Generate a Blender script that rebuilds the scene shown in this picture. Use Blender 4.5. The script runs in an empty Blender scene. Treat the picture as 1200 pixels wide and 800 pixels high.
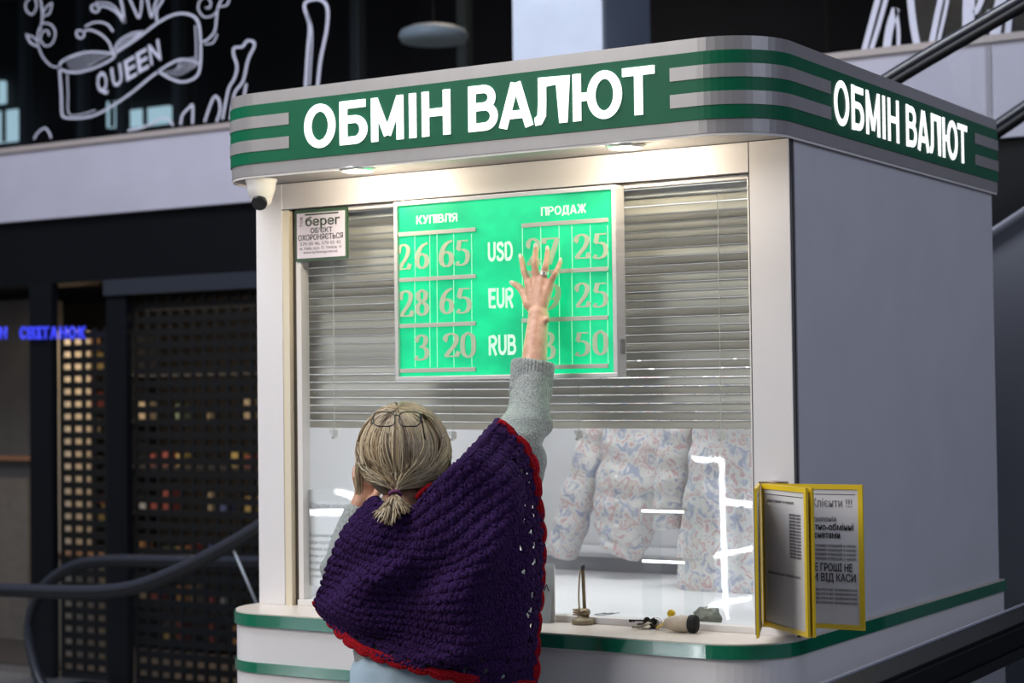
import bpy, bmesh, math, random
from mathutils import Vector, Matrix, noise
import numpy as np

# ------------------------------------------------------------------ camera, world, lights, exposure
S = bpy.context.scene
COL = S.collection
CAM = Vector((1.7127433, -3.965969, 1.62))
CR = Vector((0.8480293, 0.5298068, -0.0122859))      # camera right / up / forward
CU = Vector((0.0257214, -0.0179927, 0.9995072))
CF = Vector((-0.5293247, 0.8479275, 0.0288857))
FPX = 2178.23
cd = bpy.data.cameras.new('camera')
cam = bpy.data.objects.new('camera', cd); COL.objects.link(cam)
cam.matrix_world = Matrix(((CR.x, CU.x, -CF.x, CAM.x), (CR.y, CU.y, -CF.y, CAM.y), (CR.z, CU.z, -CF.z, CAM.z), (0, 0, 0, 1)))
cd.sensor_width = 36; cd.lens = FPX*36/1200
cd.dof.use_dof = True; cd.dof.focus_distance = 4.35; cd.dof.aperture_fstop = 3.8
S.camera = cam
S.view_settings.view_transform = 'Standard'; S.view_settings.look = 'None'
S.view_settings.exposure = 0.0; S.view_settings.gamma = 1.0; S.view_settings.use_curve_mapping = False
S.cycles.max_bounces = 8; S.cycles.transparent_max_bounces = 24
w = bpy.data.worlds.new('world'); S.world = w; w.use_nodes = True
w.node_tree.nodes['Background'].inputs[0].default_value = (0.62, 0.67, 0.85, 1)
w.node_tree.nodes['Background'].inputs[1].default_value = 0.20
def area(name, loc, target, size, power, color=(1, 1, 1), sizey=None, spread=None):
    l = bpy.data.lights.new(name, 'AREA'); l.energy = power; l.color = color; l.size = size
    if sizey: l.shape = 'RECTANGLE'; l.size_y = sizey
    if spread: l.spread = spread
    o = bpy.data.objects.new(name, l); COL.objects.link(o)
    o.location = loc; o.rotation_euler = (Vector(target)-Vector(loc)).to_track_quat('-Z', 'Y').to_euler()
    return o
area('ceiling_light_front', (-2.6, -3.8, 4.2), (-0.8, 0, 1.4), 2.4, 150, (1, .97, .94))
area('ceiling_light_hall', (-3.5, -2.0, 7.6), (-5, 3.8, 3.2), 3.0, 470, (.80, .86, 1))
area('skylight_right', (5.5, -1.0, 4.5), (0.2, 1.0, 1.4), 3.0, 95, (.72, .79, 1))

# ------------------------------------------------------------------ helpers
def at(px, py, axis, val):
    """the point of the plane axis=val (0 x, 1 y, 2 z) seen at photograph pixel px,py"""
    d = CF + CR*((px-600)/FPX) - CU*((py-400)/FPX)
    t = (val-CAM[axis])/d[axis]
    return CAM + d*t
def V(px, py, d):
    return CAM + (CF + CR*((px-600)/FPX) - CU*((py-400)/FPX))*d

MATS = {}
def mat(name, col, rough=.5, metal=0, emit=0, ecol=None, var=0, vscale=20, bump=0, bscale=200, spec=.5, coat=0, stretch=None, trans=0):
    if name in MATS: return MATS[name]
    m = bpy.data.materials.new(name); m.use_nodes = True; MATS[name] = m
    nt = m.node_tree; b = nt.nodes['Principled BSDF']
    b.inputs['Base Color'].default_value = (*col, 1); b.inputs['Roughness'].default_value = rough
    b.inputs['Metallic'].default_value = metal
    b.inputs['Specular IOR Level'].default_value = spec
    b.inputs['Coat Weight'].default_value = coat
    if emit:
        b.inputs['Emission Color'].default_value = (*(ecol or col), 1); b.inputs['Emission Strength'].default_value = emit
    tc = nt.nodes.new('ShaderNodeTexCoord'); src = tc.outputs['Object']
    if stretch:
        mp = nt.nodes.new('ShaderNodeMapping'); mp.inputs['Scale'].default_value = stretch
        nt.links.new(src, mp.inputs['Vector']); src = mp.outputs['Vector']
    if var:
        n = nt.nodes.new('ShaderNodeTexNoise'); n.inputs['Scale'].default_value = vscale; n.inputs['Detail'].default_value = 5
        nt.links.new(src, n.inputs['Vector'])
        r = nt.nodes.new('ShaderNodeMapRange'); r.inputs[1].default_value = .3; r.inputs[2].default_value = .7
        r.inputs[3].default_value = 1-var; r.inputs[4].default_value = 1+var
        nt.links.new(n.outputs[0], r.inputs[0])
        h = nt.nodes.new('ShaderNodeHueSaturation'); h.inputs['Color'].default_value = (*col, 1)
        nt.links.new(r.outputs[0], h.inputs['Value']); nt.links.new(h.outputs[0], b.inputs['Base Color'])
    if bump:
        n2 = nt.nodes.new('ShaderNodeTexNoise'); n2.inputs['Scale'].default_value = bscale
        nt.links.new(src, n2.inputs['Vector'])
        bp = nt.nodes.new('ShaderNodeBump'); bp.inputs['Strength'].default_value = bump; bp.inputs['Distance'].default_value = .002
        nt.links.new(n2.outputs[0], bp.inputs['Height']); nt.links.new(bp.outputs[0], b.inputs['Normal'])
    return m
def glass_mat(name, tint=(1, 1, 1), refl=1.0, rough=0.0):
    m = bpy.data.materials.new(name); m.use_nodes = True; nt = m.node_tree; nt.nodes.remove(nt.nodes['Principled BSDF'])
    t = nt.nodes.new('ShaderNodeBsdfTransparent'); t.inputs[0].default_value = (*tint, 1)
    g = nt.nodes.new('ShaderNodeBsdfGlossy'); g.inputs['Roughness'].default_value = rough
    fr = nt.nodes.new('ShaderNodeFresnel'); fr.inputs[0].default_value = 1.5
    mu = nt.nodes.new('ShaderNodeMath'); mu.operation = 'MULTIPLY'
    ge = nt.nodes.new('ShaderNodeNewGeometry'); sb = nt.nodes.new('ShaderNodeMath'); sb.operation = 'MULTIPLY_ADD'   # only the outer face reflects
    sb.inputs[1].default_value = -refl; sb.inputs[2].default_value = refl
    nt.links.new(ge.outputs['Backfacing'], sb.inputs[0]); nt.links.new(sb.outputs[0], mu.inputs[1])
    mx = nt.nodes.new('ShaderNodeMixShader')
    nt.links.new(fr.outputs[0], mu.inputs[0]); nt.links.new(mu.outputs[0], mx.inputs[0])
    nt.links.new(t.outputs[0], mx.inputs[1]); nt.links.new(g.outputs[0], mx.inputs[2])
    nt.links.new(mx.outputs[0], nt.nodes['Material Output'].inputs[0])
    return m

def link(name, me, m=None, parent=None, smooth=False):
    if isinstance(me, bmesh.types.BMesh):
        bm = me; me = bpy.data.meshes.new(name); bm.to_mesh(me); bm.free()
    if m is not None:
        me.materials.clear(); me.materials.append(m)
    if smooth: me.shade_smooth()
    o = bpy.data.objects.new(name, me); COL.objects.link(o)
    if parent is not None:
        o.parent = parent
        if parent.matrix_world != Matrix.Identity(4) or parent.location.length > 0:
            o.matrix_parent_inverse = Matrix.Translation(-parent.location)
    return o
def tag(o, label=None, cat=None, group=None, kind=None):
    if label: o['label'] = label
    if cat: o['category'] = cat
    if group: o['group'] = group
    if kind: o['kind'] = kind
    return o
def thing(name, label, cat, loc=(0, 0, 0), group=None):
    o = bpy.data.objects.new(name, None); COL.objects.link(o); o.location = loc; o.empty_display_size = .05
    return tag(o, label, cat, group)
def box(bm, lo, hi, bev=0):
    r = bmesh.ops.create_cube(bm, size=1)['verts']
    lo = Vector(lo); hi = Vector(hi)
    for v in r: v.co = Vector([lo[i]+(v.co[i]+.5)*(hi[i]-lo[i]) for i in range(3)])
    if bev:
        es = list({e for v in r for e in v.link_edges})
        bmesh.ops.bevel(bm, geom=es, offset=bev, segments=2, affect='EDGES', profile=.7)
    return bm
def bx(name, lo, hi, m, parent=None, bev=0, **k):
    o = link(name, box(bmesh.new(), lo, hi, bev), m, parent)
    return tag(o, **k)
def tube(bm, pts, rad, n=8, closed=False, caps=True, ell=None):
    pts = [Vector(p) for p in pts]; N = len(pts)
    rads = rad if hasattr(rad, '__len__') else [rad]*N
    rings = []; up = None
    for i in range(N):
        a = pts[(i-1) % N] if closed or i > 0 else pts[i]; b = pts[(i+1) % N] if closed or i < N-1 else pts[i]
        t = (b-a).normalized()
        if up is None:
            up = Vector((0, 0, 1)) if abs(t.z) < .9 else Vector((1, 0, 0))
        x = up.cross(t); 
        if x.length < 1e-6: x = t.orthogonal()
        x.normalize(); y = t.cross(x).normalized(); up = y
        e1, e2 = ell or (1, 1)
        rings.append([bm.verts.new(pts[i]+(x*math.cos(2*math.pi*k/n)*e1+y*math.sin(2*math.pi*k/n)*e2)*rads[i]) for k in range(n)])
    M = N if closed else N-1
    for i in range(M):
        A = rings[i]; B = rings[(i+1) % N]
        for k in range(n):
            bm.faces.new((A[k], A[(k+1) % n], B[(k+1) % n], B[k]))
    if caps and not closed:
        bm.faces.new(rings[0][::-1]); bm.faces.new(rings[-1])
    return bm
def tb(name, pts, rad, m, parent=None, n=8, closed=False, ell=None, **k):
    o = link(name, tube(bmesh.new(), pts, rad, n, closed, True, ell), m, parent, smooth=True)
    return tag(o, **k)
def lathe(bm, prof, c=(0, 0, 0), n=24, axis=None):
    """prof = [(r,z)]"""
    M = Matrix.Translation(Vector(c))
    if axis is not None: M = M @ Vector(axis).to_track_quat('Z', 'Y').to_matrix().to_4x4()
    rings = [[bm.verts.new(M @ Vector((r*math.cos(2*math.pi*k/n), r*math.sin(2*math.pi*k/n), z))) for k in range(n)] for r, z in prof]
    for A, B in zip(rings, rings[1:]):
        for k in range(n): bm.faces.new((A[k], A[(k+1) % n], B[(k+1) % n], B[k]))
    bm.faces.new(rings[0][::-1]); bm.faces.new(rings[-1]); return bm
def catmull(pts, n=8, closed=False):
    P = [Vector(p) for p in pts]; out = []; N = len(P)
    segs = N if closed else N-1
    for i in range(segs):
        p0 = P[(i-1) % N] if closed or i > 0 else P[0]*2-P[1]; p1 = P[i]; p2 = P[(i+1) % N]
        p3 = P[(i+2) % N] if closed or i < N-2 else P[-1]*2-P[-2]
        for k in range(n):
            t = k/n
            out.append(.5*((2*p1)+(p2-p0)*t+(2*p0-5*p1+4*p2-p3)*t*t+(3*p1-p0-3*p2+p3)*t**3))
    if not closed: out.append(P[-1])
    return out
def ribbon(bm, pts2, width, O, X, Y, Nn, th=.002, closed=False):
    """flat extruded stroke through 2D points; width number or function(tangent, i/N); mapped to O + x*X + y*Y, thickness along Nn"""
    P = []
    for p in pts2:
        q = Vector((p[0], p[1]))
        if not P or (q-P[-1]).length > 1e-4: P.append(q)
    N = len(P)
    L, R = [], []
    for i in range(N):
        a = P[(i-1) % N] if closed or i > 0 else P[i]; b = P[(i+1) % N] if closed or i < N-1 else P[i]
        t = (b-a)
        if t.length < 1e-9: t = Vector((1, 0))
        t.normalize(); nn = Vector((-t.y, t.x))
        w_ = width(t, i/max(1, N-1)) if callable(width) else width
        if 0 < i < N-1 or closed:     # mitre
            t1 = (P[i]-a).normalized(); c = max(.5, abs(t1.dot(t))); w_ = w_/c if not callable(width) else w_
        L.append(P[i]+nn*w_/2); R.append(P[i]-nn*w_/2)
    def v3(p, h): return O+X*p.x+Y*p.y+Nn*h
    vs = [[bm.verts.new(v3(q[i], h)) for i in range(N)] for q, h in ((L, th), (R, th), (R, 0), (L, 0))]
    M = N if closed else N-1
    for i in range(M):
        j = (i+1) % N
        for s in range(4):
            bm.faces.new((vs[s][i], vs[(s+1) % 4][i], vs[(s+1) % 4][j], vs[s][j]))
    if not closed:
        bm.faces.new([vs[s][0] for s in range(4)][::-1]); bm.faces.new([vs[s][-1] for s in range(4)])
def arc(cx, cy, rx, ry, a0, a1, n=16):
    return [(cx+rx*math.cos(math.radians(a0+(a1-a0)*i/n)), cy+ry*math.sin(math.radians(a0+(a1-a0)*i/n))) for i in range(n+1)]
# bold upright alphabet: name -> (advance width, strokes) in a cell 1 high, stroke W
W = .175
def glyph(ch):
    h = W/2; t = 1-h
    G = {
     'О': (.80, [arc(.40, .5, .40-h, .5-h+.01, 0, 360, 40)]),
     'Б': (.66, [[(h, 0), (h, 1)], [(h, t), (.62, t)], [(h, .57), (.36, .57)]+arc(.36, (.57+h)/2, .66-h-.36, (.57-h)/2, 90, -90, 14)+[(h, h)]]),
     'М': (.86, [[(h, 0), (h, .995)], [(h, .96), (.43, .13)], [(.86-h, .96), (.43, .13)], [(.86-h, 0), (.86-h, .995)]]),
     'І': (.20, [[(.10, 0), (.10, 1)]]),
     'Н': (.72, [[(h, 0), (h, 1)], [(h, .52), (.72-h, .52)], [(.72-h, 0), (.72-h, 1)]]),
     'В': (.72, [[(h, 0), (h, 1)], [(h, t), (.38, t)]+arc(.38, (t+.53)/2, .20, (t-.53)/2, 90, -90, 12)+[(h, .53)], [(h, .53), (.40, .53)]+arc(.40, (.53+h)/2, .32-h, (.53-h)/2, 90, -90, 12)+[(h, h)]]),
     'А': (.78, [[(.09, 0), (.37, .97)], [(.69, 0), (.41, .97)], [(.2, .28), (.58, .28)]]),
     'Л': (.74, [[(.0, h-.01), (.08, h), (.155, .2), (.17, .5), (.17, t), (.74-h, t), (.74-h, 0)]]),
     'Ю': (1.08, [[(h, 0), (h, 1)], [(h, .5), (.40, .5)], arc(.70, .5, .38-h, .5-h+.01, 0, 360, 36)]),
     'Т': (.70, [[(0, t), (.70, t)], [(.35, 1-W), (.35, 0)]]),
     'К': (.72, [[(h, 0), (h, 1)], [(h, .45), (.3, .5), (.62, 1)], [(.3, .5), (.66, 0)]]),
     'У': (.70, [[(.07, 1), (.37, .3)], [(.63, 1), (.34, .2), (.24, h), (.08, h)]]),
     'П': (.72, [[(h, 0), (h, t), (.72-h, t), (.72-h, 0)]]),
     'Я': (.72, [[(.72-h, 0), (.72-h, t), (.36, t)]+arc(.36, .70, .26, .30-h, 90, 270, 10)+[(.72-h, .44)], [(.40, .44), (.1, 0)]]),
     'Р': (.68, [[(h, 0), (h, t), (.36, t)]+arc(.36, .69, .24, .31-h, 90, -90, 10)+[(h, .42)]]),
     'Д': (.82, [[(.02, -.15), (.02+h*.2+.06, h), (.74, h), (.76, -.15)], [(.17, h), (.25, t), (.64, t), (.64, h)]]),
     'Ж': (1.0, [[(.5, 0), (.5, 1)], [(.08, 1), (.38, .5), (.06, 0)], [(.92, 1), (.62, .5), (.94, 0)], [(.38, .5), (.62, .5)]]),
     'U': (.70, [[(h, 1), (h, .36)]+arc(.35, .36, .35-h, .36-h, 180, 360, 12)+[(.7-h, 1)]]),
     'S': (.68, [catmull([(.60, .74, 0), (.50, .88, 0), (.34, t, 0), (.14, .84, 0), (.11, .68, 0), (.30, .54, 0), (.50, .46, 0), (.60, .30, 0), (.52, .14, 0), (.34, h, 0), (.14, .13, 0), (.07, .28, 0)], 4)]),
     'D': (.72, [[(h, h), (h, t), (.34, t)]+arc(.34, .5, .38-h, .5-h, 90, -90, 16)+[(h, h)]]),
     'E': (.62, [[(.62, t), (h, t), (h, h), (.62, h)], [(h, .52), (.56, .52)]]),
     'R': (.72, [[(h, 0), (h, t), (.38, t)]+arc(.38, .71, .24, .29-h, 90, -90, 10)+[(h, .44)], [(.36, .44), (.63, 0)]]),
    }
    G['B'] = G['В']
    return G[ch]
def glyph_bm(ch, O, X, Y, Nn, th, thin=1.0):
    bm = bmesh.new()
    for k, s in enumerate(glyph(ch)[1]):
        closed = ch in 'ОЮ' and len(s) > 30
        ribbon(bm, s[:-1] if closed else s, W*thin, O+Nn*(k*th*.03), X, Y, Nn, th, closed)
    return bm
def word(name, txt, O, X, Y, Nn, total, m, parent, th=.003, gap=.09, space=.34, thin=1.0, each=False):
    """txt set so that it spans `total` metres from O along unit X; Y holds the letter height"""
    adv = []; x = 0
    for ch in txt:
        if ch == ' ': adv.append(None); x += space-gap; continue
        adv.append(x); x += glyph(ch)[0]+gap
    sx = total/(x-gap); bmall = bmesh.new(); out = []
    for ch, a in zip(txt, adv):
        if a is None: continue
        bm = glyph_bm(ch, O+X*(a*sx), X*sx, Y, Nn, th, thin)
        if each: out.append(link(name, bm, m, parent))
        else:
            me = bpy.data.meshes.new('t'); bm.to_mesh(me); bm.free(); bmall.from_mesh(me); bpy.data.meshes.remove(me)
    if each: bmall.free(); return out
    return link(name, bmall, m, parent)
def text(name, body, O, X, Nn, size, m, parent, width=None, off=0, th=.0006, shear=0, align='LEFT', up=None):
    """built-in font; O = baseline start, X reading direction, Nn the face normal"""
    c = bpy.data.curves.new('t', 'FONT'); c.body = body; c.size = 1; c.offset = off; c.extrude = .5; c.shear = shear; c.align_x = align
    c.resolution_u = 2; c.space_line = .95
    o = bpy.data.objects.new('t', c); COL.objects.link(o)
    dg = bpy.context.evaluated_depsgraph_get(); me = bpy.data.meshes.new_from_object(o.evaluated_get(dg))
    bpy.data.objects.remove(o); bpy.data.curves.remove(c)
    X = X.normalized(); Nn = Nn.normalized(); Y = up.normalized() if up else Nn.cross(X)
    n = len(me.vertices); co = np.zeros(n*3); me.vertices.foreach_get('co', co); co = co.reshape(-1, 3)
    sx = width/(co[:, 0].max()-co[:, 0].min()) if width else size
    A = np.outer(co[:, 0]*sx, X)+np.outer(co[:, 1]*size, Y)+np.outer((co[:, 2]+.5)*th, Nn)+np.array(O)
    me.vertices.foreach_set('co', A.ravel()); me.update()
    return link(name, me, m, parent)
def copy_tree(o, loc=None):
    c = o.copy(); COL.objects.link(c)
    if loc is not None: c.location = loc
    for ch in o.children:
        d = ch.copy(); COL.objects.link(d); d.parent = c
        for g in ch.children:
            e = g.copy(); COL.objects.link(e); e.parent = d
    return c
AX, AY, AZ = Vector((1, 0, 0)), Vector((0, 1, 0)), Vector((0, 0, 1))
FR = Vector((0, -1, 0))   # outward normal of the booth front

# ------------------------------------------------------------------ materials
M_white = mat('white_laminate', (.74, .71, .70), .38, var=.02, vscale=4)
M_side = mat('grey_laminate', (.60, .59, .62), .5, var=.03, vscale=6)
M_alu = mat('aluminium', (.31, .295, .29), .36, metal=.25, var=.03, vscale=30, stretch=(1, 1, .05))
M_green = mat('green_film', (.0015, .11, .048), .45, spec=.2, var=.05, vscale=8)
M_greeng = mat('glossy_green_trim', (.006, .17, .085), .06, coat=1.0, spec=1.0)
M_led = mat('lit_white_acrylic', (1, 1, 1), .4, emit=1.15)
M_dark = mat('dark_joint', (.05, .05, .055), .6)
M_black = mat('black_plastic', (.012, .012, .013), .35)
M_count = mat('speckled_cream_laminate', (.66, .59, .51), .3, var=.07, vscale=120)
M_frame = mat('white_profile', (.72, .69, .66), .35)
M_cream = mat('cream_reveal', (.70, .62, .46), .45)
M_glass = glass_mat('clear_glass', (.97, .985, .98), 1.0)
M_darkglass = glass_mat('dark_shopfront_glass', (.80, .82, .85), .12)
M_metal = mat('steel', (.6, .6, .6), .25, metal=1)
M_yellow = mat('yellow_plastic', (.72, .50, .02), .35, var=.04)
M_paper = mat('paper', (.62, .60, .59), .7)
M_ink = mat('ink', (.03, .03, .035), .7)
M_inkg = mat('grey_ink', (.22, .21, .22), .7)

# ------------------------------------------------------------------ setting
bx('floor', (-16, -12, -.1), (8, 8, 0), mat('polished_floor', (.23, .22, .22), .25, var=.15, vscale=2), kind='structure')
YW = 3.8
zb0 = at(600, 210, 1, YW).z; zt0 = at(600, 106, 1, YW).z
band_m = mat('painted_fascia', (.50, .48, .55), .6, var=.05, vscale=3)
def wx(px, y=YW): return at(px, 300, 1, y).x
slab = bx('wall_back', (-14, YW, zb0), (6, YW+.35, zt0-.03), band_m, kind='structure')
bx('trim_1', (-14, YW-.02, zt0-.03), (6, YW+.36, zt0), mat('lip_profile', (.42, .36, .33), .5), kind='structure')
for i, px in enumerate((1163,)):
    x = wx(px); bx('joint_strip', (x-.012, YW-.006, zb0), (x+.012, YW, zt0-.03), mat('joint_grey', (.30, .29, .32), .6), slab)
# column of the upper storey
cx0, cx1 = at(601, 50, 1, YW+.1).x, at(706, 50, 1, YW+.1).x
bx('wall_column', (cx0, YW+.1, zt0), (cx1, YW+.6, zt0+2.2), mat('pale_blue_wall', (.66, .72, .82), .7, var=.05, vscale=5), kind='structure')
# upper storey room
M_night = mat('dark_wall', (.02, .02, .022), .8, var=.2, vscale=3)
zc = zt0+2.3
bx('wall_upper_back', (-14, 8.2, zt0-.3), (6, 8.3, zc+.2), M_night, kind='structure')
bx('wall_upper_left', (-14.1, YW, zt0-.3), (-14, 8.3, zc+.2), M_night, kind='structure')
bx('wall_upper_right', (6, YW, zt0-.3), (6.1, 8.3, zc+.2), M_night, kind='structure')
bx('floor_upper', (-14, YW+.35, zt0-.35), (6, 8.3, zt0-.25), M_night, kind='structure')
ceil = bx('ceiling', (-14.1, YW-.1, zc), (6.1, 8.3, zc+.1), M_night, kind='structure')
M_beam = mat('dark_wood', (.10, .055, .03), .6, var=.4, vscale=3, stretch=(1, 6, 1))
for i in range(34):
    y = 4.1+i*.12
    bx('slat', (-13.9, y, zc-.12), (5.9, y+.035, zc), mat('black_slat', (.045, .038, .032), .6), ceil)
for px, dz in ((150, .35), (300, .3), (420, .32), (560, .34), (860, .3)):
    x = at(px, 30, 1, 6).x
    bx('beam', (x-.12, 4.0, zc-dz), (x+.12, 8.1, zc-.12), M_beam, ceil)
M_day = mat('daylit_window', (.5, .7, .75), .5, emit=1.1, ecol=(.42, .62, .68))
wn = 0
for (p0, p1, q0, q1) in ((-6, 5, 95, 122), (-6, 23, 128, 168), (128, 142, 118, 150), (148, 200, 124, 150)):
    a_, b_ = at(p0, q1, 1, 8.15), at(p1, q0, 1, 8.15)
    wn += 1
    wo = bx('window_%d' % wn, (a_.x, 8.12, max(a_.z, zt0-.2)), (b_.x, 8.18, b_.z), M_day, kind='structure')
    mm = (a_.x+b_.x)/2
    bx('mullion', (mm-.02, 8.10, max(a_.z, zt0-.2)), (mm+.02, 8.13, b_.z), M_black, wo)
for k, px in enumerate((30, 98, 144, 210, 420, 545)):
    x = at(px, 100, 1, 7).x
    bx('post', (x-.04, 6.96, zt0-.25), (x+.04, 7.04, zc-.1), mat('teal_grey_post', (.05, .065, .07), .4), ceil)
# glazing of the upper storey
panes = [-14, wx(-60), wx(212), wx(405), cx0]
for k in range(4):
    bx('window_%d' % (5+k), (panes[k]+.01, YW+.12, zt0), (panes[k+1]-.01, YW+.128, zc), M_darkglass, kind='structure')
panes = [cx1, wx(960), wx(1250), 5.9]
for k in range(3):
    bx('window_%d' % (9+k), (panes[k]+.01, YW+.12, zt0), (panes[k+1]-.01, YW+.128, zc), M_darkglass, kind='structure')
# pendant lamp behind the glass
pl = at(508, 42, 1, 5.4)
lamp = thing('pendant_lamp', 'pale oval pendant lampshade hanging behind the dark upper window', 'lamp', pl)
bm = bmesh.new(); lathe(bm, [(.02, .06), (.14, .055), (.20, .03), (.215, 0), (.20, -.035), (.12, -.05), (.02, -.052)][::-1], pl, 28)
link('lamp_shade', bm, mat('frosted_shade', (.38, .44, .46), .4, emit=.10), lamp, True)
tb('cable', [pl+AZ*.05, Vector((pl.x, pl.y, zc-.1))], .006, M_black, lamp)
area('upper_room_lamp', (pl.x, pl.y+.6, zc-.3), (pl.x, pl.y+.6, 0), .8, 30, (1, .7, .45))

# ------------------------------------------------------------------ vinyl artwork on the upper glazing
M_vinyl = mat('white_vinyl', (.62, .62, .72), .5)
YV = YW+.115
o0 = at(0, 0, 1, YV)
def vin(name, strokes, parent, wpx, close=False, n=7, smooth=True):
    """strokes: lists of photo pixels, drawn as flat vinyl on the pane"""
    if name in ('letter', 'scroll', 'crown') and len(strokes) > 1:
        for s in strokes: vin('stroke' if name == 'letter' else name, [s], parent, wpx, close, n, smooth)
        return
    bm = bmesh.new()
    for s in strokes:
        w_ = wpx
        if isinstance(s, tuple): s, w_ = s
        P = [at(x, y, 1, YV) for x, y in s]
        P2 = [Vector((p.x-o0.x, p.z-o0.z, 0)) for p in P]
        if smooth and len(P2) > 2: P2 = catmull(P2, n)
        wm = w_/190.
        def wf(t, u): return wm*(.75+.25*abs(t.y))
        ribbon(bm, P2, wf, Vector((o0.x, YV, o0.z)), AX, AZ, FR, .003)
    o = link(name, bm, M_vinyl, parent)
    if name == 'shading': o['kind'] = 'stuff'
    return o
art = thing('window_drawing', 'white vinyl ribbon reading QUEEN with crown and scrolls on upper glass', 'decal', (at(150, 100, 1, YV)))
vin('ribbon_outline', [([(70, 79), (73, 72), (90, 64), (110, 61), (135, 65), (115, 78), (90, 85), (72, 82), (70, 79), (72, 110), (73, 133), (78, 138), (98, 138), (118, 132), (150, 112), (180, 88), (205, 72), (220, 70), (233, 74)], 3.2),
    ([(134, 63), (160, 46), (185, 27), (205, 17), (222, 17), (232, 25), (235, 45), (235, 76), (230, 90), (215, 96), (200, 92), (185, 83)], 3.2),
    ([(79, 87), (80, 110), (81, 133), (95, 134), (112, 129)], 1.6), ([(229, 30), (230, 50), (230, 68)], 1.4)], art, 3)
vin('crown', [([(132, 62), (128, 50), (118, 40), (105, 35), (97, 38)], 2.6), ([(100, 31), (112, 26), (125, 28), (133, 37)], 2.4), ([(113, 8), (125, 8), (137, 15), (146, 27)], 2.6),
    ([(112, 3), (128, 4), (138, 12), (147, 25)], 1.8), ([(146, 27), (144, 10), (141, -4)], 3), ([(151, -4), (158, 12), (163, 21), (166, 8), (166, -6)], 2.6), ([(172, -6), (175, 10), (178, 20), (182, 5), (188, -8)], 2.6), ([(184, 25), (184, 12), (190, 2), (193, -8)], 2.8),
    ([(133, 60), (140, 48), (155, 39), (168, 37)], 2.2), ([(97, 36), (91, 36), (90, 41), (94, 45), (99, 42), (98, 37)], 2.4), ([(111, 5), (107, 8), (109, 13), (114, 14), (117, 9), (113, 5)], 2.4)], art, 2)
vin('shading', [([(76+k*1.5, 70+k*2.6), (100, 65+k*3.0), (128-k*4, 66+k*2.0)], .8) for k in range(6)]+[([(190+k*5, 85-k*1.0), (210, 88-k*3), (232, 76-k*2)], .8) for k in range(6)]+[([(136, 60-k*2), (150, 50-k*2), (165, 40-k*.5)], .8) for k in range(4)], art, 1)
vin('scroll', [([(70, 79), (60, 77), (50, 66), (45, 52), (45, 38), (50, 28), (60, 29), (65, 38), (62, 50), (54, 54), (48, 47), (50, 38), (56, 36), (58, 42)], 1.9), ([(46, 55), (36, 50), (31, 40)], 2.4), ([(32, 41), (40, 44), (46, 52)], 1.8),
    ([(47, 36), (50, 20), (49, 8), (47, -4)], 2.2), ([(50, 19), (58, 16), (61, 4), (55, 8), (51, 14)], 1.8), ([(41, -4), (43, 8), (38, 17), (31, 12), (31, 3), (36, -2)], 1.8),
    ([(234, 50), (244, 46), (252, 36), (254, 22), (256, 8), (262, -4)], 2.4), ([(240, 52), (250, 50), (255, 40)], 1.8), ([(255, 12), (250, 18), (240, 20), (233, 12), (234, 2), (241, -3), (247, 2), (246, 9), (241, 9)], 1.8), ([(256, 8), (266, 6), (270, -4)], 1.8)], art, 2)
for ch, px, py in zip('QUEEN', (115, 132, 147, 161, 176), (111, 104, 96, 87, 77)):
    O = at(px, py, 1, YV); dX = (at(px+20, py-11.5, 1, YV)-O).normalized()
    text('letter', ch, O, dX, FR, .17, M_vinyl, art, width=.085, off=.018, th=.003, up=Vector((-.18, 0, 1)))
ar2 = thing('window_lettering', 'white outlined brush letters on glass left above the booth', 'decal', at(280, 110, 1, YV))
vin('letter', [([(270, 140), (275, 110), (285, 95), (291, 70), (298, 55), (297, 49), (290, 48), (284, 55), (275, 56), (274, 64), (278, 78), (275, 92), (268, 105), (261, 140)], 3)], ar2, 3)
vin('letter', [([(240, 143), (246, 125), (252, 113), (257, 118), (258, 130), (254, 143)], 3)], ar2, 3)
vin('letter', [([(212, 146), (214, 135), (222, 126), (226, 124), (226, 145)], 3), ([(150, 153), (165, 150), (178, 145), (190, 138), (198, 140), (203, 147)], 3)], ar2, 3)
vin('letter', [([(280, 142), (285, 120), (289, 98)], 3), ([(40, 163), (45, 155), (53, 150), (58, 156), (60, 162)], 2.5)], ar2, 3)
vin('letter', [([(358, 105), (361, 60), (363, 30), (357, 8), (362, 1), (376, 0), (384, 10), (383, 35), (376, 70), (372, 105)], 3.6), ([(360, 14), (366, 40), (363, 100)], 1.6)], ar2, 3)
ar3 = thing('window_lettering', 'tall white solid brush letters on glass right above the booth', 'decal', at(1100, 30, 1, YV))
for S_ in ([([(1032, -12), (1022, 25), (1012, 62)], 5), ([(1041, -10), (1030, 30), (1020, 62)], 4)],
           [([(1050, 10), (1043, 32), (1039, 58)], 7), ([(1050, 10), (1053, 35), (1053, 58)], 3)],
           [([(1066, -12), (1070, 25), (1075, 54)], 6)],
           [([(1105, -12), (1098, 20), (1092, 50)], 5), ([(1113, -12), (1107, 18), (1100, 48)], 3)],
           [([(1136, -14), (1135, 20), (1135, 46)], 10), ([(1155, -12), (1147, 8), (1142, 16)], 5)],
           [([(1176, -12), (1170, 14), (1166, 42)], 9), ([(1160, 12), (1150, 30), (1146, 44)], 3)],
           [([(1185, 2), (1183, 20), (1181, 40)], 5)]):
    vin('letter', S_, ar3, 4)

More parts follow.
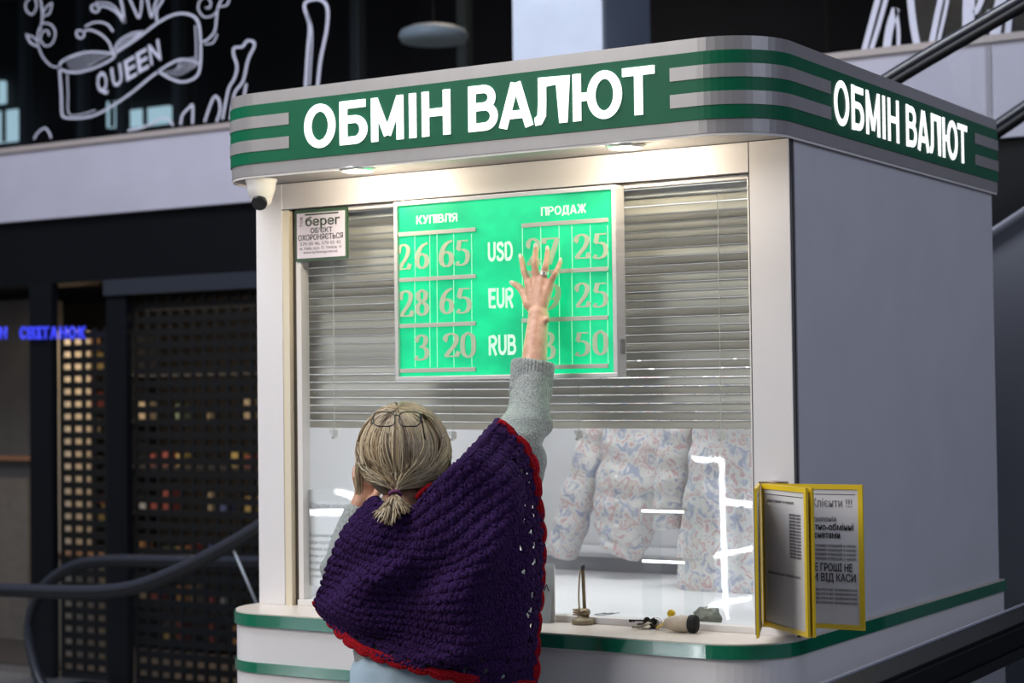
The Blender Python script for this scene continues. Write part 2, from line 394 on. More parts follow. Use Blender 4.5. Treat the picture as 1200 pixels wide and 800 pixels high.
# ------------------------------------------------------------------ ground floor shopfront behind
YS = YW+.05
zg = at(300, 318, 1, YS).z           # underside of the black header
bx('wall_shopfront_header', (-14, YS, zg), (6, YS+.3, zb0), mat('black_header', (.005, .0055, .007), .5, spec=.15), kind='structure')
bx('trim_2', (wx(125, YS), YS-.03, zg-.09), (6, YS+.05, zg-.0), mat('slate_profile', (.028, .032, .042), .35), kind='structure')
M_pil = mat('black_pillar', (.006, .007, .009), .5, spec=.15)
for nm, (p0, p1) in {'wall_pillar_left': (34, 60), 'wall_pillar_middle': (124, 147)}.items():
    bx(nm, (wx(p0, YS), YS, 0), (wx(p1, YS), YS+.05, zg), M_pil, kind='structure')
bx('wall_pillar_right', (wx(700, YS), YS, 0), (6, YS+.25, zg), M_pil, kind='structure')
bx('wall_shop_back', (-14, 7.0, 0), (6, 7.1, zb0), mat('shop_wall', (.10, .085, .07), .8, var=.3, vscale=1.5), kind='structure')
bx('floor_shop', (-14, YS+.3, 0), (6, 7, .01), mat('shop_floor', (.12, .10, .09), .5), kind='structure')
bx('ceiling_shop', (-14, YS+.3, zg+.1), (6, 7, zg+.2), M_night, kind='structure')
bx('window_12', (-14, YS+.05, 0), (wx(34, YS), YS+.06, zg), M_darkglass, kind='structure')
area('shop_lamp', (wx(20), 4.35, zg-.05), (wx(30), 4.9, 0), .5, 20, (1, .82, .62))
area('shop_lamp_inner', (wx(230), 4.4, zg-.05), (wx(230), 5.0, 0), 1.0, 9, (1, .85, .68))
# tan panels, rail and goods in the shop
def at_shop(px, py): return at(px, py, 1, 5.6)
M_tan = mat('tan_panel', (.50, .42, .31), .7, var=.1, vscale=4)
pn = thing('display_column', 'tan lit display column behind the left roller grille', 'column', (at(72, 500, 1, 4.7).x, 4.7, 0))
bx('column', (at(60, 500, 1, 4.7).x, 4.7, 0), (at(80, 500, 1, 4.7).x, 4.9, at(72, 387, 1, 4.7).z), M_tan, pn)
bx('foot', (at(58, 500, 1, 4.7).x, 4.66, 0), (at(82, 500, 1, 4.7).x, 4.9, .12), M_tan, pn)
pn2 = thing('shop_counter', 'tan shop counter behind the lower half of left grille', 'counter', (at(100, 700, 1, 4.5).x, 4.5, 0))
bx('counter_front', (at(60, 700, 1, 4.4).x, 4.4, 0), (at(118, 700, 1, 4.4).x, 4.6, at(90, 655, 1, 4.4).z), M_tan, pn2)
bx('counter_top', (at(57, 700, 1, 4.4).x, 4.38, at(90, 655, 1, 4.4).z), (at(120, 700, 1, 4.4).x, 4.64, at(90, 650, 1, 4.4).z), M_beam, pn2)
pn3 = thing('wall_cabinet', 'brown-grey cabinet behind far left shop glass with copper rail', 'cabinet', (at(0, 500, 1, 5).x, 5, 0))
bx('cabinet_body', (-12.5, 5, 0), (at(36, 500, 1, 5).x, 5.3, at(10, 352, 1, 5).z), mat('grey_brown_panel', (.21, .185, .16), .6, var=.12, vscale=5), pn3)
bx('door', (-12.5, 4.97, 0), (at(36, 500, 1, 5).x, 5.0, at(10, 560, 1, 5).z), mat('tan_door', (.33, .27, .20), .6, var=.1), pn3)
bx('rail', (-12.5, 4.93, at(10, 539, 1, 4.95).z), (at(120, 500, 1, 5).x, 4.97, at(10, 534, 1, 4.95).z), mat('copper', (.6, .28, .14), .4, emit=.0), pn3)
goods_cols = [(.42, .22, .09), (.40, .30, .11), (.24, .06, .05), (.12, .16, .10), (.34, .34, .34), (.08, .10, .24), (.32, .26, .17)]
random.seed(4)
shelf = thing('display_shelf', 'dark shelf unit with packets behind the right roller grille', 'shelf', (at(230, 600, 1, 5.0).x, 5.0, 0))
sx0, sx1 = at(150, 600, 1, 5.0).x, at(310, 600, 1, 5.0).x
zr = [at(220, q, 1, 5.0).z for q in (770, 715, 660, 605, 550, 495, 440)]
for z in zr:
    bx('shelf_board', (sx0, 5.0, max(.05, z)), (sx1, 5.3, max(.05, z)+.02), mat('shelf_black', (.03, .03, .03), .5), shelf)
for x in (sx0, sx1): bx('upright', (x-.02, 5.0, 0), (x+.02, 5.3, zr[-1]+.3), mat('shelf_black', (0, 0, 0)), shelf)
names = ['red', 'amber', 'grey', 'blue', 'tan']
pc = [mat('packet_%d' % i, c, .5) for i, c in enumerate(goods_cols)]
for r_, z in enumerate(zr[:-1]):
    for k in range(9):
        if random.random() < .35: continue
        x = sx0+.06+k*(sx1-sx0-.12)/9
        ci = random.randrange(7); cn = ('orange', 'amber', 'dark red', 'olive', 'grey', 'navy', 'tan')[ci]
        b_ = bx('packet', (x, 5.02, max(.05, z)+.021), (x+random.uniform(.04, .08), 5.12, max(.05, z)+.021+random.uniform(.06, .14)), pc[ci])
        tag(b_, 'small %s packet on the %s shelf board behind right grille, %s' % (cn, ('lowest', 'second', 'third', 'fourth', 'fifth', 'sixth')[r_], ('at its left end', 'next to left end', 'third spot', 'left of middle', 'in the middle', 'right of middle', 'seventh spot', 'next to right end', 'at its right end')[k]), 'packet', 'packets on the shelf behind the grille')
for k, (px, py, c) in enumerate(((95, 405, 0), (105, 425, 1), (92, 440, 2), (100, 470, 2), (95, 500, 6), (104, 590, 2), (94, 610, 3), (108, 600, 1))):
    p = at(px, py, 1, 5.2); pp = bx('packet', (p.x-.12, 5.2, p.z-.05), (p.x+.12, 5.26, p.z+.06), pc[c])
    tag(pp, '%s packet hung behind the left grille, %s' % (('orange', 'amber', 'dark red', 'lower dark red', 'tan', 'lower red', 'olive', 'lowest amber')[k], ('topmost', 'second from top', 'third from top', 'fourth from top', 'fifth from top', 'third from bottom', 'second from bottom', 'bottommost')[k]), 'packet', 'packets behind the left grille')
def grille(p0, p1, label):
    x0, x1 = wx(p0, YS), wx(p1, YS); zt = zg-.1 if p0 > 130 else at(90, 384, 1, YS).z
    zt = min(zt, zg-.02)
    g = thing('roller_grille', label, 'shutter', ((x0+x1)/2, YS+.08, 0))
    bm = bmesh.new(); box(bm, (0, -.008, -.020), (x1-x0, .008, .020))
    me = bpy.data.meshes.new('slat'); bm.to_mesh(me); bm.free(); me.materials.append(mat('grille_metal', (.012, .0115, .011), .5, spec=.2))
    z = .03; pitch = .073
    while z < zt:
        s = bpy.data.objects.new('slat', me); COL.objects.link(s); s.parent = g; s.location = (x0-g.location.x, 0, z); z += pitch
    bm = bmesh.new(); box(bm, (-.012, -.007, 0), (.012, .009, zt))
    me = bpy.data.meshes.new('link_bar'); bm.to_mesh(me); bm.free(); me.materials.append(mat('grille_metal', (0, 0, 0)))
    n = max(2, round((x1-x0)/.085))
    for k in range(n+1):
        s = bpy.data.objects.new('link_bar', me); COL.objects.link(s); s.parent = g; s.location = (x0+(x1-x0)*k/n-g.location.x, 0, 0)
    bx('bottom_bar', (x0, YS+.06, 0), (x1, YS+.1, .03), M_black, g)
grille(60, 125, 'narrow black roller grille between the dark shopfront pillars')
grille(147, 720, 'wide black roller grille running behind the booth')
# blue neon lettering
nb = thing('neon_sign', 'blurred blue neon lettering inside the dark shopfront at left', 'sign', at(60, 391, 1, YS-.03))
M_neon = mat('blue_neon', (.05, .06, .9), .5, emit=.55, ecol=(.05, .07, .85))
bt = at(22, 397, 1, YS-.03)
for px, s in ((-8, 'Ш'), (0, 'Н'), (24, 'С'), (33, 'В'), (42, 'І'), (50, 'Т'), (60, 'А'), (70, 'Н'), (81, 'О'), (92, 'К')):
    O = at(px, 397, 1, YS-.03); text('letter', s, O, AX, FR, .095, M_neon, nb, width=.055, th=.01, off=.02)

# ------------------------------------------------------------------ escalator behind the booth
M_rub = mat('black_rubber_rail', (.03, .033, .045), .32, coat=.4)
M_rubd = mat('rail_underside', (.006, .006, .007), .5)
M_eg = glass_mat('escalator_glass', (.88, .90, .92), .5)
def esc_rail(pts, r, name, label, glass=None, n=10):
    g = thing(name, label, 'railing', pts[0])
    tb('handrail', pts, r, M_rub, g, n, ell=(1, .75))
    tb('handrail_guide', [p-AZ*r*.95 for p in pts], r*.8, M_rubd, g, n, ell=(1, .8))
    return g
sl = .572
near = [at(-60, 688, 1, 2), at(0, 688, 1, 2), at(60, 690, 1, 2), at(115, 690, 1, 2), at(160, 684, 1, 2), at(210, 665, 1, 2), at(260, 640, 1, 2), at(302, 615, 1, 2), at(1040, 92, 1, 2), at(1192, 2, 1, 2), at(1420, -150, 1, 2)]
n0, n1, n2 = near[7], near[8], near[9]
near = [Vector((-5.9, 2, near[0].z))]+near[:8]+[n0.lerp(n1, q) for q in (.1, .3, .5, .7, .9, 1)]+[n1.lerp(n2, q) for q in (1.0, 2.0, 4.0)]
nP = catmull(near, 6)
g = esc_rail(nP, .027, 'escalator_balustrade', 'near escalator handrail curving up behind the booth from lower left')
bm = bmesh.new()
def sheet(bm, top, drop, y):
    vs = [(bm.verts.new(p-AZ*.045), bm.verts.new(Vector((p.x, p.y, max(.02, p.z-drop))))) for p in top]
    for (a, b), (c, d) in zip(vs, vs[1:]): bm.faces.new((a, b, d, c))
sheet(bm, nP, .75, 2)
bmesh.ops.solidify(bm, geom=bm.faces[:], thickness=.01)
link('glass_panel', bm, M_eg, g)
tb('glass_joint', [at(272, 640, 1, 2), at(303, 712, 1, 2)], .006, mat('pale_joint', (.35, .38, .42), .3), g)
far = [at(420, 652, 1, 3.2), at(300, 656, 1, 3.2), at(200, 655, 1, 3.2), at(120, 655, 1, 3.2), at(82, 663, 1, 3.2), at(52, 685, 1, 3.2), at(37, 715, 1, 3.2), at(34, 745, 1, 3.2), at(40, 775, 1, 3.2), at(52, 805, 1, 3.2), at(75, 835, 1, 3.2), at(110, 850, 1, 3.2)]
fP = catmull(far, 8)
g = esc_rail(fP, .03, 'escalator_balustrade', 'rounded end loop of the far glass balustrade at lower left')
bm = bmesh.new(); cen = [bm.verts.new(p) for p in fP]
bm.faces.new(cen); bmesh.ops.triangulate(bm, faces=bm.faces[:]); bmesh.ops.solidify(bm, geom=bm.faces[:], thickness=.01)
link('glass_panel', bm, M_eg, g)
bx('foot_plate', (at(100, 800, 1, 3.2).x-.1, 3.1, 0), (at(420, 800, 1, 3.2).x, 3.3, .12), M_pil, g)
f2 = [at(1000, 255, 1, 3.25), at(1160, 153, 1, 3.25), at(1200, 126, 1, 3.25), at(1420, -28, 1, 3.25)]
g = esc_rail(f2, .032, 'escalator_balustrade', 'far escalator handrail rising at right edge beyond the booth')
tb('post', [f2[0]-AZ*.01, Vector((f2[0].x, 3.25, 0))], .02, M_pil, g)
# cladding of the escalator, right edge
cl = bmesh.new(); a0 = at(1090, 322, 1, 1.9); a1 = at(1420, 105, 1, 1.9)
top = [Vector((a0.x-.9, 1.9, a0.z-.52)), a0, a0.lerp(a1, .25), a0.lerp(a1, .5), a0.lerp(a1, .75), a1]
col = [[cl.verts.new(q) for q in (p, p+AY*.06, Vector((p.x, 1.96, 0)), Vector((p.x, 1.9, 0)))] for p in top]
for A_, B_ in zip(col, col[1:]):
    for k in range(4): cl.faces.new((A_[k], B_[k], B_[(k+1) % 4], A_[(k+1) % 4]))
cl.faces.new(col[0]); cl.faces.new(col[-1][::-1]); bmesh.ops.recalc_face_normals(cl, faces=cl.faces[:])
esc = thing('escalator', 'charcoal side cladding of the escalator at right edge of picture', 'escalator', (a0.x, 1.9, 0))
link('side_cladding', cl, mat('charcoal_cladding', (.20, .205, .225), .5, var=.06, vscale=3), esc)
tb('edge_strip', [Vector((a0.x-.9, 1.88, a0.z-.52)), a0-AY*.02, a1-AY*.02], .014, mat('edge_alu', (.28, .28, .31), .4), esc)
# balustrade in front, lower right
g = thing('glass_balustrade', 'dark handrail over glass in the lower right corner before the booth', 'railing', (.55, -1.5, 0))
h0, h1 = at(1000, 800, 0, .50), at(1200, 718, 0, .50)
dh = (h1-h0); A = h0-dh*.9; B = h1+dh*2.0
def bar(name, A, B, w2, dz0, dz1, m, parent):
    bm = bmesh.new(); vs = [bm.verts.new(p+Vector((sx, 0, dz))) for p in (A, B) for sx, dz in ((-w2, dz0), (w2, dz0), (w2, dz1), (-w2, dz1))]
    for f in ((0, 1, 2, 3), (7, 6, 5, 4), (0, 4, 5, 1), (1, 5, 6, 2), (2, 6, 7, 3), (3, 7, 4, 0)): bm.faces.new([vs[i] for i in f])
    bmesh.ops.recalc_face_normals(bm, faces=bm.faces[:])
    bmesh.ops.bevel(bm, geom=bm.edges[:], offset=min(.008, w2*.5), segments=2, affect='EDGES')
    return link(name, bm, m, parent)
bar('handrail', A, B, .045, -.05, 0, mat('near_rail_rubber', (.007, .007, .008), .5, spec=.2), g)
bar('edge_strip', A+Vector((-.041, 0, .0015)), B+Vector((-.041, 0, .0015)), .004, -.006, .002, mat('painted_highlight', (.30, .31, .36), .3), g)  # pale strip paints the highlight along the handrail's top edge
bar('rail_channel', A, B, .028, -.085, -.05, M_rubd, g)
bar('glass_panel', A, B, .006, -.9, -.085, M_eg, g)
bar('base_channel', Vector((A.x, A.y, .2)), Vector((B.x, B.y, .2)), .05, -.2, .03, M_pil, g)

# ------------------------------------------------------------------ the booth
K = thing('exchange_kiosk', 'white currency exchange booth with green banded sign and rounded counter', 'kiosk', (-.79, .7, 0))
XL, XR, YF, YB = -1.605, .016, -.184, 1.5
ZC = 1.058; ZS = 2.206; ZT = 2.424
def path(r=.16, off=0, n=12):
    x0, x1, y0, y1 = XL-off, XR+off, YF-off, YB+off
    r += off
    P = [Vector((x0, y1, 0))]+[Vector((x0+r-r*math.cos(a), y0+r-r*math.sin(a), 0)) for a in [math.pi/2*i/n for i in range(n+1)]]
    P += [Vector((x1-r+r*math.sin(a), y0+r-r*math.cos(a), 0)) for a in [math.pi/2*i/n for i in range(n+1)]]+[Vector((x1, y1, 0))]
    return P
def solid(name, z0, z1, m, r=.16, off=0, parent=K, bev=0, inner=None):
    bm = bmesh.new(); P = path(r, off)
    f = bm.faces.new([bm.verts.new(p+AZ*z0) for p in P]) 
    e = bmesh.ops.extrude_face_region(bm, geom=[f])
    bmesh.ops.translate(bm, verts=[v for v in e['geom'] if isinstance(v, bmesh.types.BMVert)], vec=(0, 0, z1-z0))
    bmesh.ops.recalc_face_normals(bm, faces=bm.faces[:])
    o = link(name, bm, m, parent); return o
def band(name, z0, z1, m, off, parent, x_from=None, x_to=None, th=.003, r=.16, y_to=None, y_from=None, side='all'):
    """strip wrapping the outline; x/y limits cut it"""
    P = path(r, 0, 16)
    # densify
    Q = []
    for a, b in zip(P, P[1:]):
        k = max(1, int((b-a).length/.05)); Q += [a+(b-a)*i/k for i in range(k)]
    Q.append(P[-1])
    def keep(p):
        if side == 'left': return p.x <= x_to
        if side == 'right': return p.x >= x_from and p.y <= (y_to if y_to is not None else 9)
        if side == 'rightend': return p.x > XR-.01 and p.y >= y_from
        return True
    Q = [p for p in Q if keep(p)]
    if side == 'left': Q.append(Vector((x_to, YF, 0)))
    if side == 'right': Q.insert(0, Vector((x_from, YF, 0))); Q.append(Vector((XR, y_to, 0)))
    if side == 'rightend': Q.insert(0, Vector((XR, y_from, 0)))
    bm = bmesh.new(); rings = []
    for i, p in enumerate(Q):
        t = (Q[min(i+1, len(Q)-1)]-Q[max(i-1, 0)]).normalized(); nn = Vector((t.y, -t.x, 0))
        rings.append([bm.verts.new(p+nn*o_+AZ*z) for o_, z in ((off, z0), (off+th, z0), (off+th, z1), (off, z1))])
    for A_, B_ in zip(rings, rings[1:]):
        for s in range(4): bm.faces.new((A_[s], B_[s], B_[(s+1) % 4], A_[(s+1) % 4]))
    bm.faces.new(rings[0]); bm.faces.new(rings[-1][::-1])
    bmesh.ops.recalc_face_normals(bm, faces=bm.faces[:])
    return link(name, bm, m, parent)
# base body with counter
solid('counter_body', 0, ZC-.034, M_white, off=-.004)
solid('counter_top', ZC-.034, ZC, M_count, off=-.001)
band('green_trim', ZC-.034, ZC-.003, M_greeng, 0, K, th=.004)['label'] = 'glossy green edge strip around the counter'
band('green_trim', ZC-.155, ZC-.128, M_greeng, -.004, K, th=.006)
# sign box on top
fa = solid('sign_fascia', ZS, ZT, M_alu, off=0)
H = ZT-ZS; zf = lambda q: ZT-H*q
band('green_panel', zf(.854), zf(.146), M_green, .0005, fa, th=.0025)
gx0 = at(340, 170, 1, YF).x; gx1 = at(786, 110, 1, YF).x; gy = at(972, 120, 0, XR).y; gy2 = at(1141, 180, 0, XR).y
for q in (.2876, .5708):
    band('grey_stripe', zf(q+.1416), zf(q), M_alu, .0032, fa, x_to=gx0, side='left', th=.0015)
    band('grey_stripe', zf(q+.1416), zf(q), M_alu, .0032, fa, x_from=gx1, y_to=gy, side='right', th=.0015)
    band('grey_stripe', zf(q+.1416), zf(q), M_alu, .0032, fa, y_from=gy2, side='rightend', th=.0015)
# front letters one by one at their own places
zl0, zl1 = zf(.745), zf(.235)
ext = [('О', 355.5, 391.5), ('Б', 397, 429), ('М', 434, 471.5), ('І', 478, 487), ('Н', 493.5, 526.5), ('В', 548, 582), ('А', 583.6, 624), ('Л', 626, 663.6), ('Ю', 670.7, 728), ('Т', 729, 766.6)]
for ch, a, b in ext:
    xa, xb = at(a, 140, 1, YF-.01).x, at(b, 140, 1, YF-.01).x
    adv = glyph(ch)[0]
    link('letter', glyph_bm(ch, Vector((xa, YF-.0035, zl0)), AX*((xb-xa)/adv), AZ*(zl1-zl0), FR, .004), M_led, fa)
ya, yb = at(980, 120, 0, XR+.01).y, at(1136, 180, 0, XR+.01).y
tw = (ext[-1][2]-ext[0][1]); fx0 = at(355.5, 140, 1, YF).x; fx1 = at(766.6, 140, 1, YF).x
for ch, a, b in ext:
    u0 = (at(a, 140, 1, YF).x-fx0)/(fx1-fx0); u1 = (at(b, 140, 1, YF).x-fx0)/(fx1-fx0)
    adv = glyph(ch)[0]
    link('letter', glyph_bm(ch, Vector((XR+.0035, ya+(yb-ya)*u0, zl0)), AY*((yb-ya)*(u1-u0)/adv), AZ*(zl1-zl0), AX, .0015, .86), M_led, fa)
band('light_shadow_gap', ZS-.006, ZS, M_frame, -.004, K, th=.002)
# posts, header, panels
bx('post', (-1.59, 0, ZC), (-1.50, .07, ZS), M_white, K, .002)
rp = bx('post', (-.105, 0, ZC), (-.004, .10, ZS), M_white, K, .002)
bx('window_header', (-1.50, .002, 2.134), (-.106, .08, ZS-.001), M_white, K, .001)
bx('joint', (-1.5, -.0005, 2.1325), (-.106, .003, 2.134), M_dark, K)
bx('joint', (-1.59, -.0008, ZS-.002), (-.004, .003, ZS-.0005), M_dark, K)
bx('joint', (-.1068, -.0005, ZC), (-.105, .003, ZS), M_dark, K)
bx('joint', (-.005, .003, ZC), (.0005, .014, ZS), M_dark, K)
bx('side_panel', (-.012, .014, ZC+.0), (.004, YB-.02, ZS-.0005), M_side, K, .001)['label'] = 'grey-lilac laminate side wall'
bx('side_panel', (-1.592, .07, ZC), (-1.575, YB-.02, ZS-.0005), M_white, K)
M_in = mat('booth_interior', (.78, .78, .80), .6, var=.02, vscale=3)
bw = bx('back_panel', (-1.575, 1.43, ZC), (-.012, 1.47, ZS), M_in, K)
for x in (-1.31, -1.0, -.6, -.3):
    bx('panel_joint', (x, 1.427, ZC), (x+.004, 1.431, ZS), mat('pale_joint2', (.45, .45, .48), .5), bw)
bx('inner_lining', (-1.574, .08, ZC), (-1.565, 1.43, ZS), M_in, K)
bx('inner_lining', (-.022, .11, ZC), (-.013, 1.43, ZS), M_in, K)
bx('inner_counter', (-1.56, .12, ZC-.02), (-.03, 1.42, ZC+.004), M_in, K)
bx('ceiling_panel', (-1.565, .09, ZS-.02), (-.03, 1.43, ZS-.012), M_in, K)
il = bx('ceiling_lamp', (-1.2, .45, ZS-.028), (-.4, 1.0, ZS-.02), mat('booth_lamp', (1, 1, 1), .5, emit=1.2), K)
area('booth_light', (-.8, .72, ZS-.04), (-.8, .72, 0), .8, 6.5, (.97, .98, 1), .5)
# window frame
xw0, xw1, zw0, zw1 = -1.50, -.107, ZC, 2.1325
bx('window_reveal', (-1.50, .003, ZC), (-1.478, .06, zw1), M_cream, K)['label'] = 'cream painted inner edge of the left post'
bx('gasket', (-1.478, .02, ZC), (-1.466, .05, zw1), mat('dark_gasket', (.07, .055, .04), .6), K)
bx('window_sill', (-1.466, .012, ZC), (xw1, .055, ZC+.016), M_frame, K, .002)
bx('window_frame', (-1.466, .018, ZC+.016), (-1.449, .052, zw1), M_frame, K, .002)
bx('window_frame', (xw1-.012, .018, ZC+.016), (xw1, .052, zw1), M_frame, K, .002)
bx('window_frame', (-1.466, .018, zw1-.012), (xw1, .052, zw1), M_frame, K, .002)
bx('glass_pane', (-1.452, .032, ZC+.016), (xw1-.01, .038, zw1-.01), M_glass, K)
# soffit lights
for px, py in ((419, 197), (733, 169.5)):
    p = at(px, py, 2, ZS-.004)
    bm = bmesh.new(); lathe(bm, [(.047, 0), (.047, -.003), (.040, -.008), (.028, -.008), (.026, -.002)][::-1], (p.x, p.y, ZS-.005), 28)
    d = link('downlight', bm, mat('chrome_bezel', (.75, .73, .70), .25, metal=.6), K, True)
    bm = bmesh.new(); lathe(bm, [(.026, -.0065), (.026, -.002)], (p.x, p.y, ZS-.005), 24)
    link('lens', bm, mat('lamp_lens', (1, .93, .8), .4, emit=9, ecol=(1, .88, .70)), d)
    l = bpy.data.lights.new('downlight_beam', 'POINT'); l.energy = 4.0; l.color = (1, .86, .66); l.shadow_soft_size = .02
    lo = bpy.data.objects.new('downlight_beam', l); COL.objects.link(lo); lo.location = (p.x, p.y, ZS-.03); lo.rotation_euler = (math.radians(10), 0, 0)

# ------------------------------------------------------------------ blinds
M_slat = mat('blind_slat', (.86, .83, .76), .4, var=.03, vscale=3)
M_cord = mat('cord', (.60, .60, .58), .6)
zr0 = at(700, 508, 1, .085).z
def blind(x0, x1, label, sag, cords):
    B_ = thing('venetian_blind', label, 'blind', ((x0+x1)/2, .085, 2.12))
    bx('head_rail', (x0, .07, 2.103), (x1, .10, 2.122), mat('bright_rail', (.8, .8, .8), .3), B_)
    bm = bmesh.new(); n = 6; L_ = x1-x0-.004
    vs = []
    for s in (-1, 1):
        row = []
        for i in range(n+1):
            u = i/n-.5; hgt = u*.0215; dep = -.0012*(1-4*u*u)
            row.append(bm.verts.new((s*L_/2, dep, hgt)))
        vs.append(row)
    for i in range(n): bm.faces.new((vs[0][i], vs[1][i], vs[1][i+1], vs[0][i+1]))
    me = bpy.data.meshes.new('slat'); bmesh.ops.solidify(bm, geom=bm.faces[:], thickness=.0005); bm.to_mesh(me); bm.free(); me.materials.append(M_slat); me.shade_smooth()
    N = 27; zt_ = 2.092; zb_ = zr0+.022
    for k in range(N):
        u = k/(N-1); z = zt_+(zb_-zt_)*u
        s = bpy.data.objects.new('slat', me); COL.objects.link(s); s.parent = B_
        s.location = (0, .0, z-2.12); s.rotation_euler = (math.radians(random.uniform(-.4, .4)-(32 if u > .72 else 20)), sag*u, 0)
    r_ = bx('bottom_rail', (x0, .072, zr0-.010), (x1, .098, zr0+.008), mat('grey_rail', (.20, .20, .20), .4), None, .002)
    r_.parent = B_; r_.matrix_parent_inverse = Matrix.Translation(-B_.location)
    # tilt with sag about the centre
    c = Vector(((x0+x1)/2, .085, zr0)); r_.matrix_world = Matrix.Identity(4)
    me2 = r_.data
    me2.transform(Matrix.Translation(c) @ Matrix.Rotation(sag, 4, 'Y') @ Matrix.Translation(-c))
    for x in cords:
        zz = zr0+.0-(x-c.x)*sag
        tb('ladder_cord', [Vector((x+.0012*math.sin(i*2.2), .066, 2.10+(zz-2.10)*i/40)) for i in range(41)], .0011, M_cord, B_, 5)
        pts = [Vector((x+.012*math.cos(a*1.7)*math.sin(a), .062, zz-.004+.012*math.sin(a*1.3))) for a in [i*.5 for i in range(30)]]
        tb('cord_knot', pts, .0009, M_cord, B_, 5)
        link('cord_clip', box(bmesh.new(), (x-.008, .069, zz-.011), (x+.008, .0715, zz+.008)), M_frame, B_)
xs = at(628, 400, 1, .085).x
blind(-1.545, xs-.003, 'left closed venetian blind behind the rate board, bottom rail sagging right', .012, (at(393, 495, 1, .07).x, at(532, 498, 1, .07).x))
blind(xs+.003, xw1-.016, 'right closed venetian blind beside the rate board, nearly level', .004, (at(679, 505, 1, .07).x, at(846, 508, 1, .07).x))

# ------------------------------------------------------------------ rate board
bTL, bTR, bBL, bBR = at(459, 238, 1, -.045), at(719.5, 215, 1, -.045), at(465, 445, 1, -.045), at(725, 443, 1, -.045)
x0, x1 = (bTL.x+bBL.x)/2, (bTR.x+bBR.x)/2; z0, z1 = (bBL.z+bBR.z)/2, (bTL.z+bTR.z)/2
RB = thing('rate_board', 'backlit green exchange rate board in aluminium frame on the window', 'sign', ((x0+x1)/2, 0, z0))
fw = .011
bx('back_box', (x0+.002, -.03, z0+.002), (x1-.002, .0, z1-.002), M_frame, RB)
for lo, hi in (((x0, -.045, z1-fw), (x1, .0, z1)), ((x0, -.045, z0), (x1, .0, z0+fw)), ((x0, -.045, z0+fw), (x0+fw, .0, z1-fw)), ((x1-fw, -.045, z0+fw), (x1, .0, z1-fw))):
    bx('frame_rail', lo, hi, mat('satin_frame', (.66, .64, .62), .3, metal=.3), RB, .0015)
mg = bpy.data.materials.new('backlit_green'); mg.use_nodes = True; nt = mg.node_tree; b = nt.nodes['Principled BSDF']
tc = nt.nodes.new('ShaderNodeTexCoord'); mp = nt.nodes.new('ShaderNodeMapping'); mp.inputs['Scale'].default_value = (3.5, 1, 5)
n1 = nt.nodes.new('ShaderNodeTexNoise'); n1.inputs['Scale'].default_value = 1.3; n1.inputs['Detail'].default_value = 3
cr = nt.nodes.new('ShaderNodeValToRGB'); cr.color_ramp.elements[0].position = .38; cr.color_ramp.elements[0].color = (.0, .50, .20, 1)
cr.color_ramp.elements[1].position = .60; cr.color_ramp.elements[1].color = (.004, .92, .36, 1)
nt.links.new(tc.outputs['Object'], mp.inputs[0]); nt.links.new(mp.outputs[0], n1.inputs['Vector']); nt.links.new(n1.outputs[0], cr.inputs[0])
nt.links.new(cr.outputs[0], b.inputs['Emission Color']); b.inputs['Emission Strength'].default_value = .72
b.inputs['Base Color'].default_value = (.01, .25, .12, 1); b.inputs['Roughness'].default_value = .25
fp = bx('light_panel', (x0+fw-.001, -.036, z0+fw-.001), (x1-fw+.001, -.032, z1-fw+.001), mg, RB)
M_bar = mat('slot_bar', (.42, .42, .36), .5, emit=.08, ecol=(.7, .8, .65))
M_dig = mat('translucent_digit', (.40, .46, .32), .5, emit=.13, ecol=(.62, .78, .52))
M_hint = mat('thin_light_line', (.4, .9, .6), .5, emit=.45, ecol=(.45, .95, .65))
M_lbl = mat('light_lettering', (.6, .8, .65), .5, emit=.40, ecol=(.55, .95, .70))
yp = -.0365
def bp(px, py): return at(px, py, 1, -.037)
def hbar(pa, pb, ya, yb, h=5.0):
    a = bp(pa, ya); c = bp(pb, yb); zz = (a.z+c.z)/2
    bx('slot_bar', (a.x, -.041, zz-h/960), (c.x, -.036, zz+h/960), M_bar, RB, .001)
for y in (272, 326, 380.5, 433): hbar(466, 558, y+1, y-1 if y < 400 else y)
for ya, yb in ((263.5, 258.5), (319, 316), (374.5, 373), (430, 429)): hbar(612, 713, ya, yb)
for ya, yb in ((272, 326), (326, 380), (380, 432)):
    for px in (486, 503.5, 512, 531.5, 552.5): 
        a, c = bp(px, ya+2), bp(px, yb-2); bx('divider', (a.x-.0006, -.0375, c.z), (a.x+.0006, -.036, a.z), M_hint, RB)
for ya, yb in ((262, 317), (317, 373), (373, 429)):
    for px in (612, 633.5, 655, 670, 691.5, 712):
        a, c = bp(px, ya+2), bp(px, yb-2); bx('divider', (a.x-.0006, -.0375, c.z), (a.x+.0006, -.036, a.z), M_hint, RB)
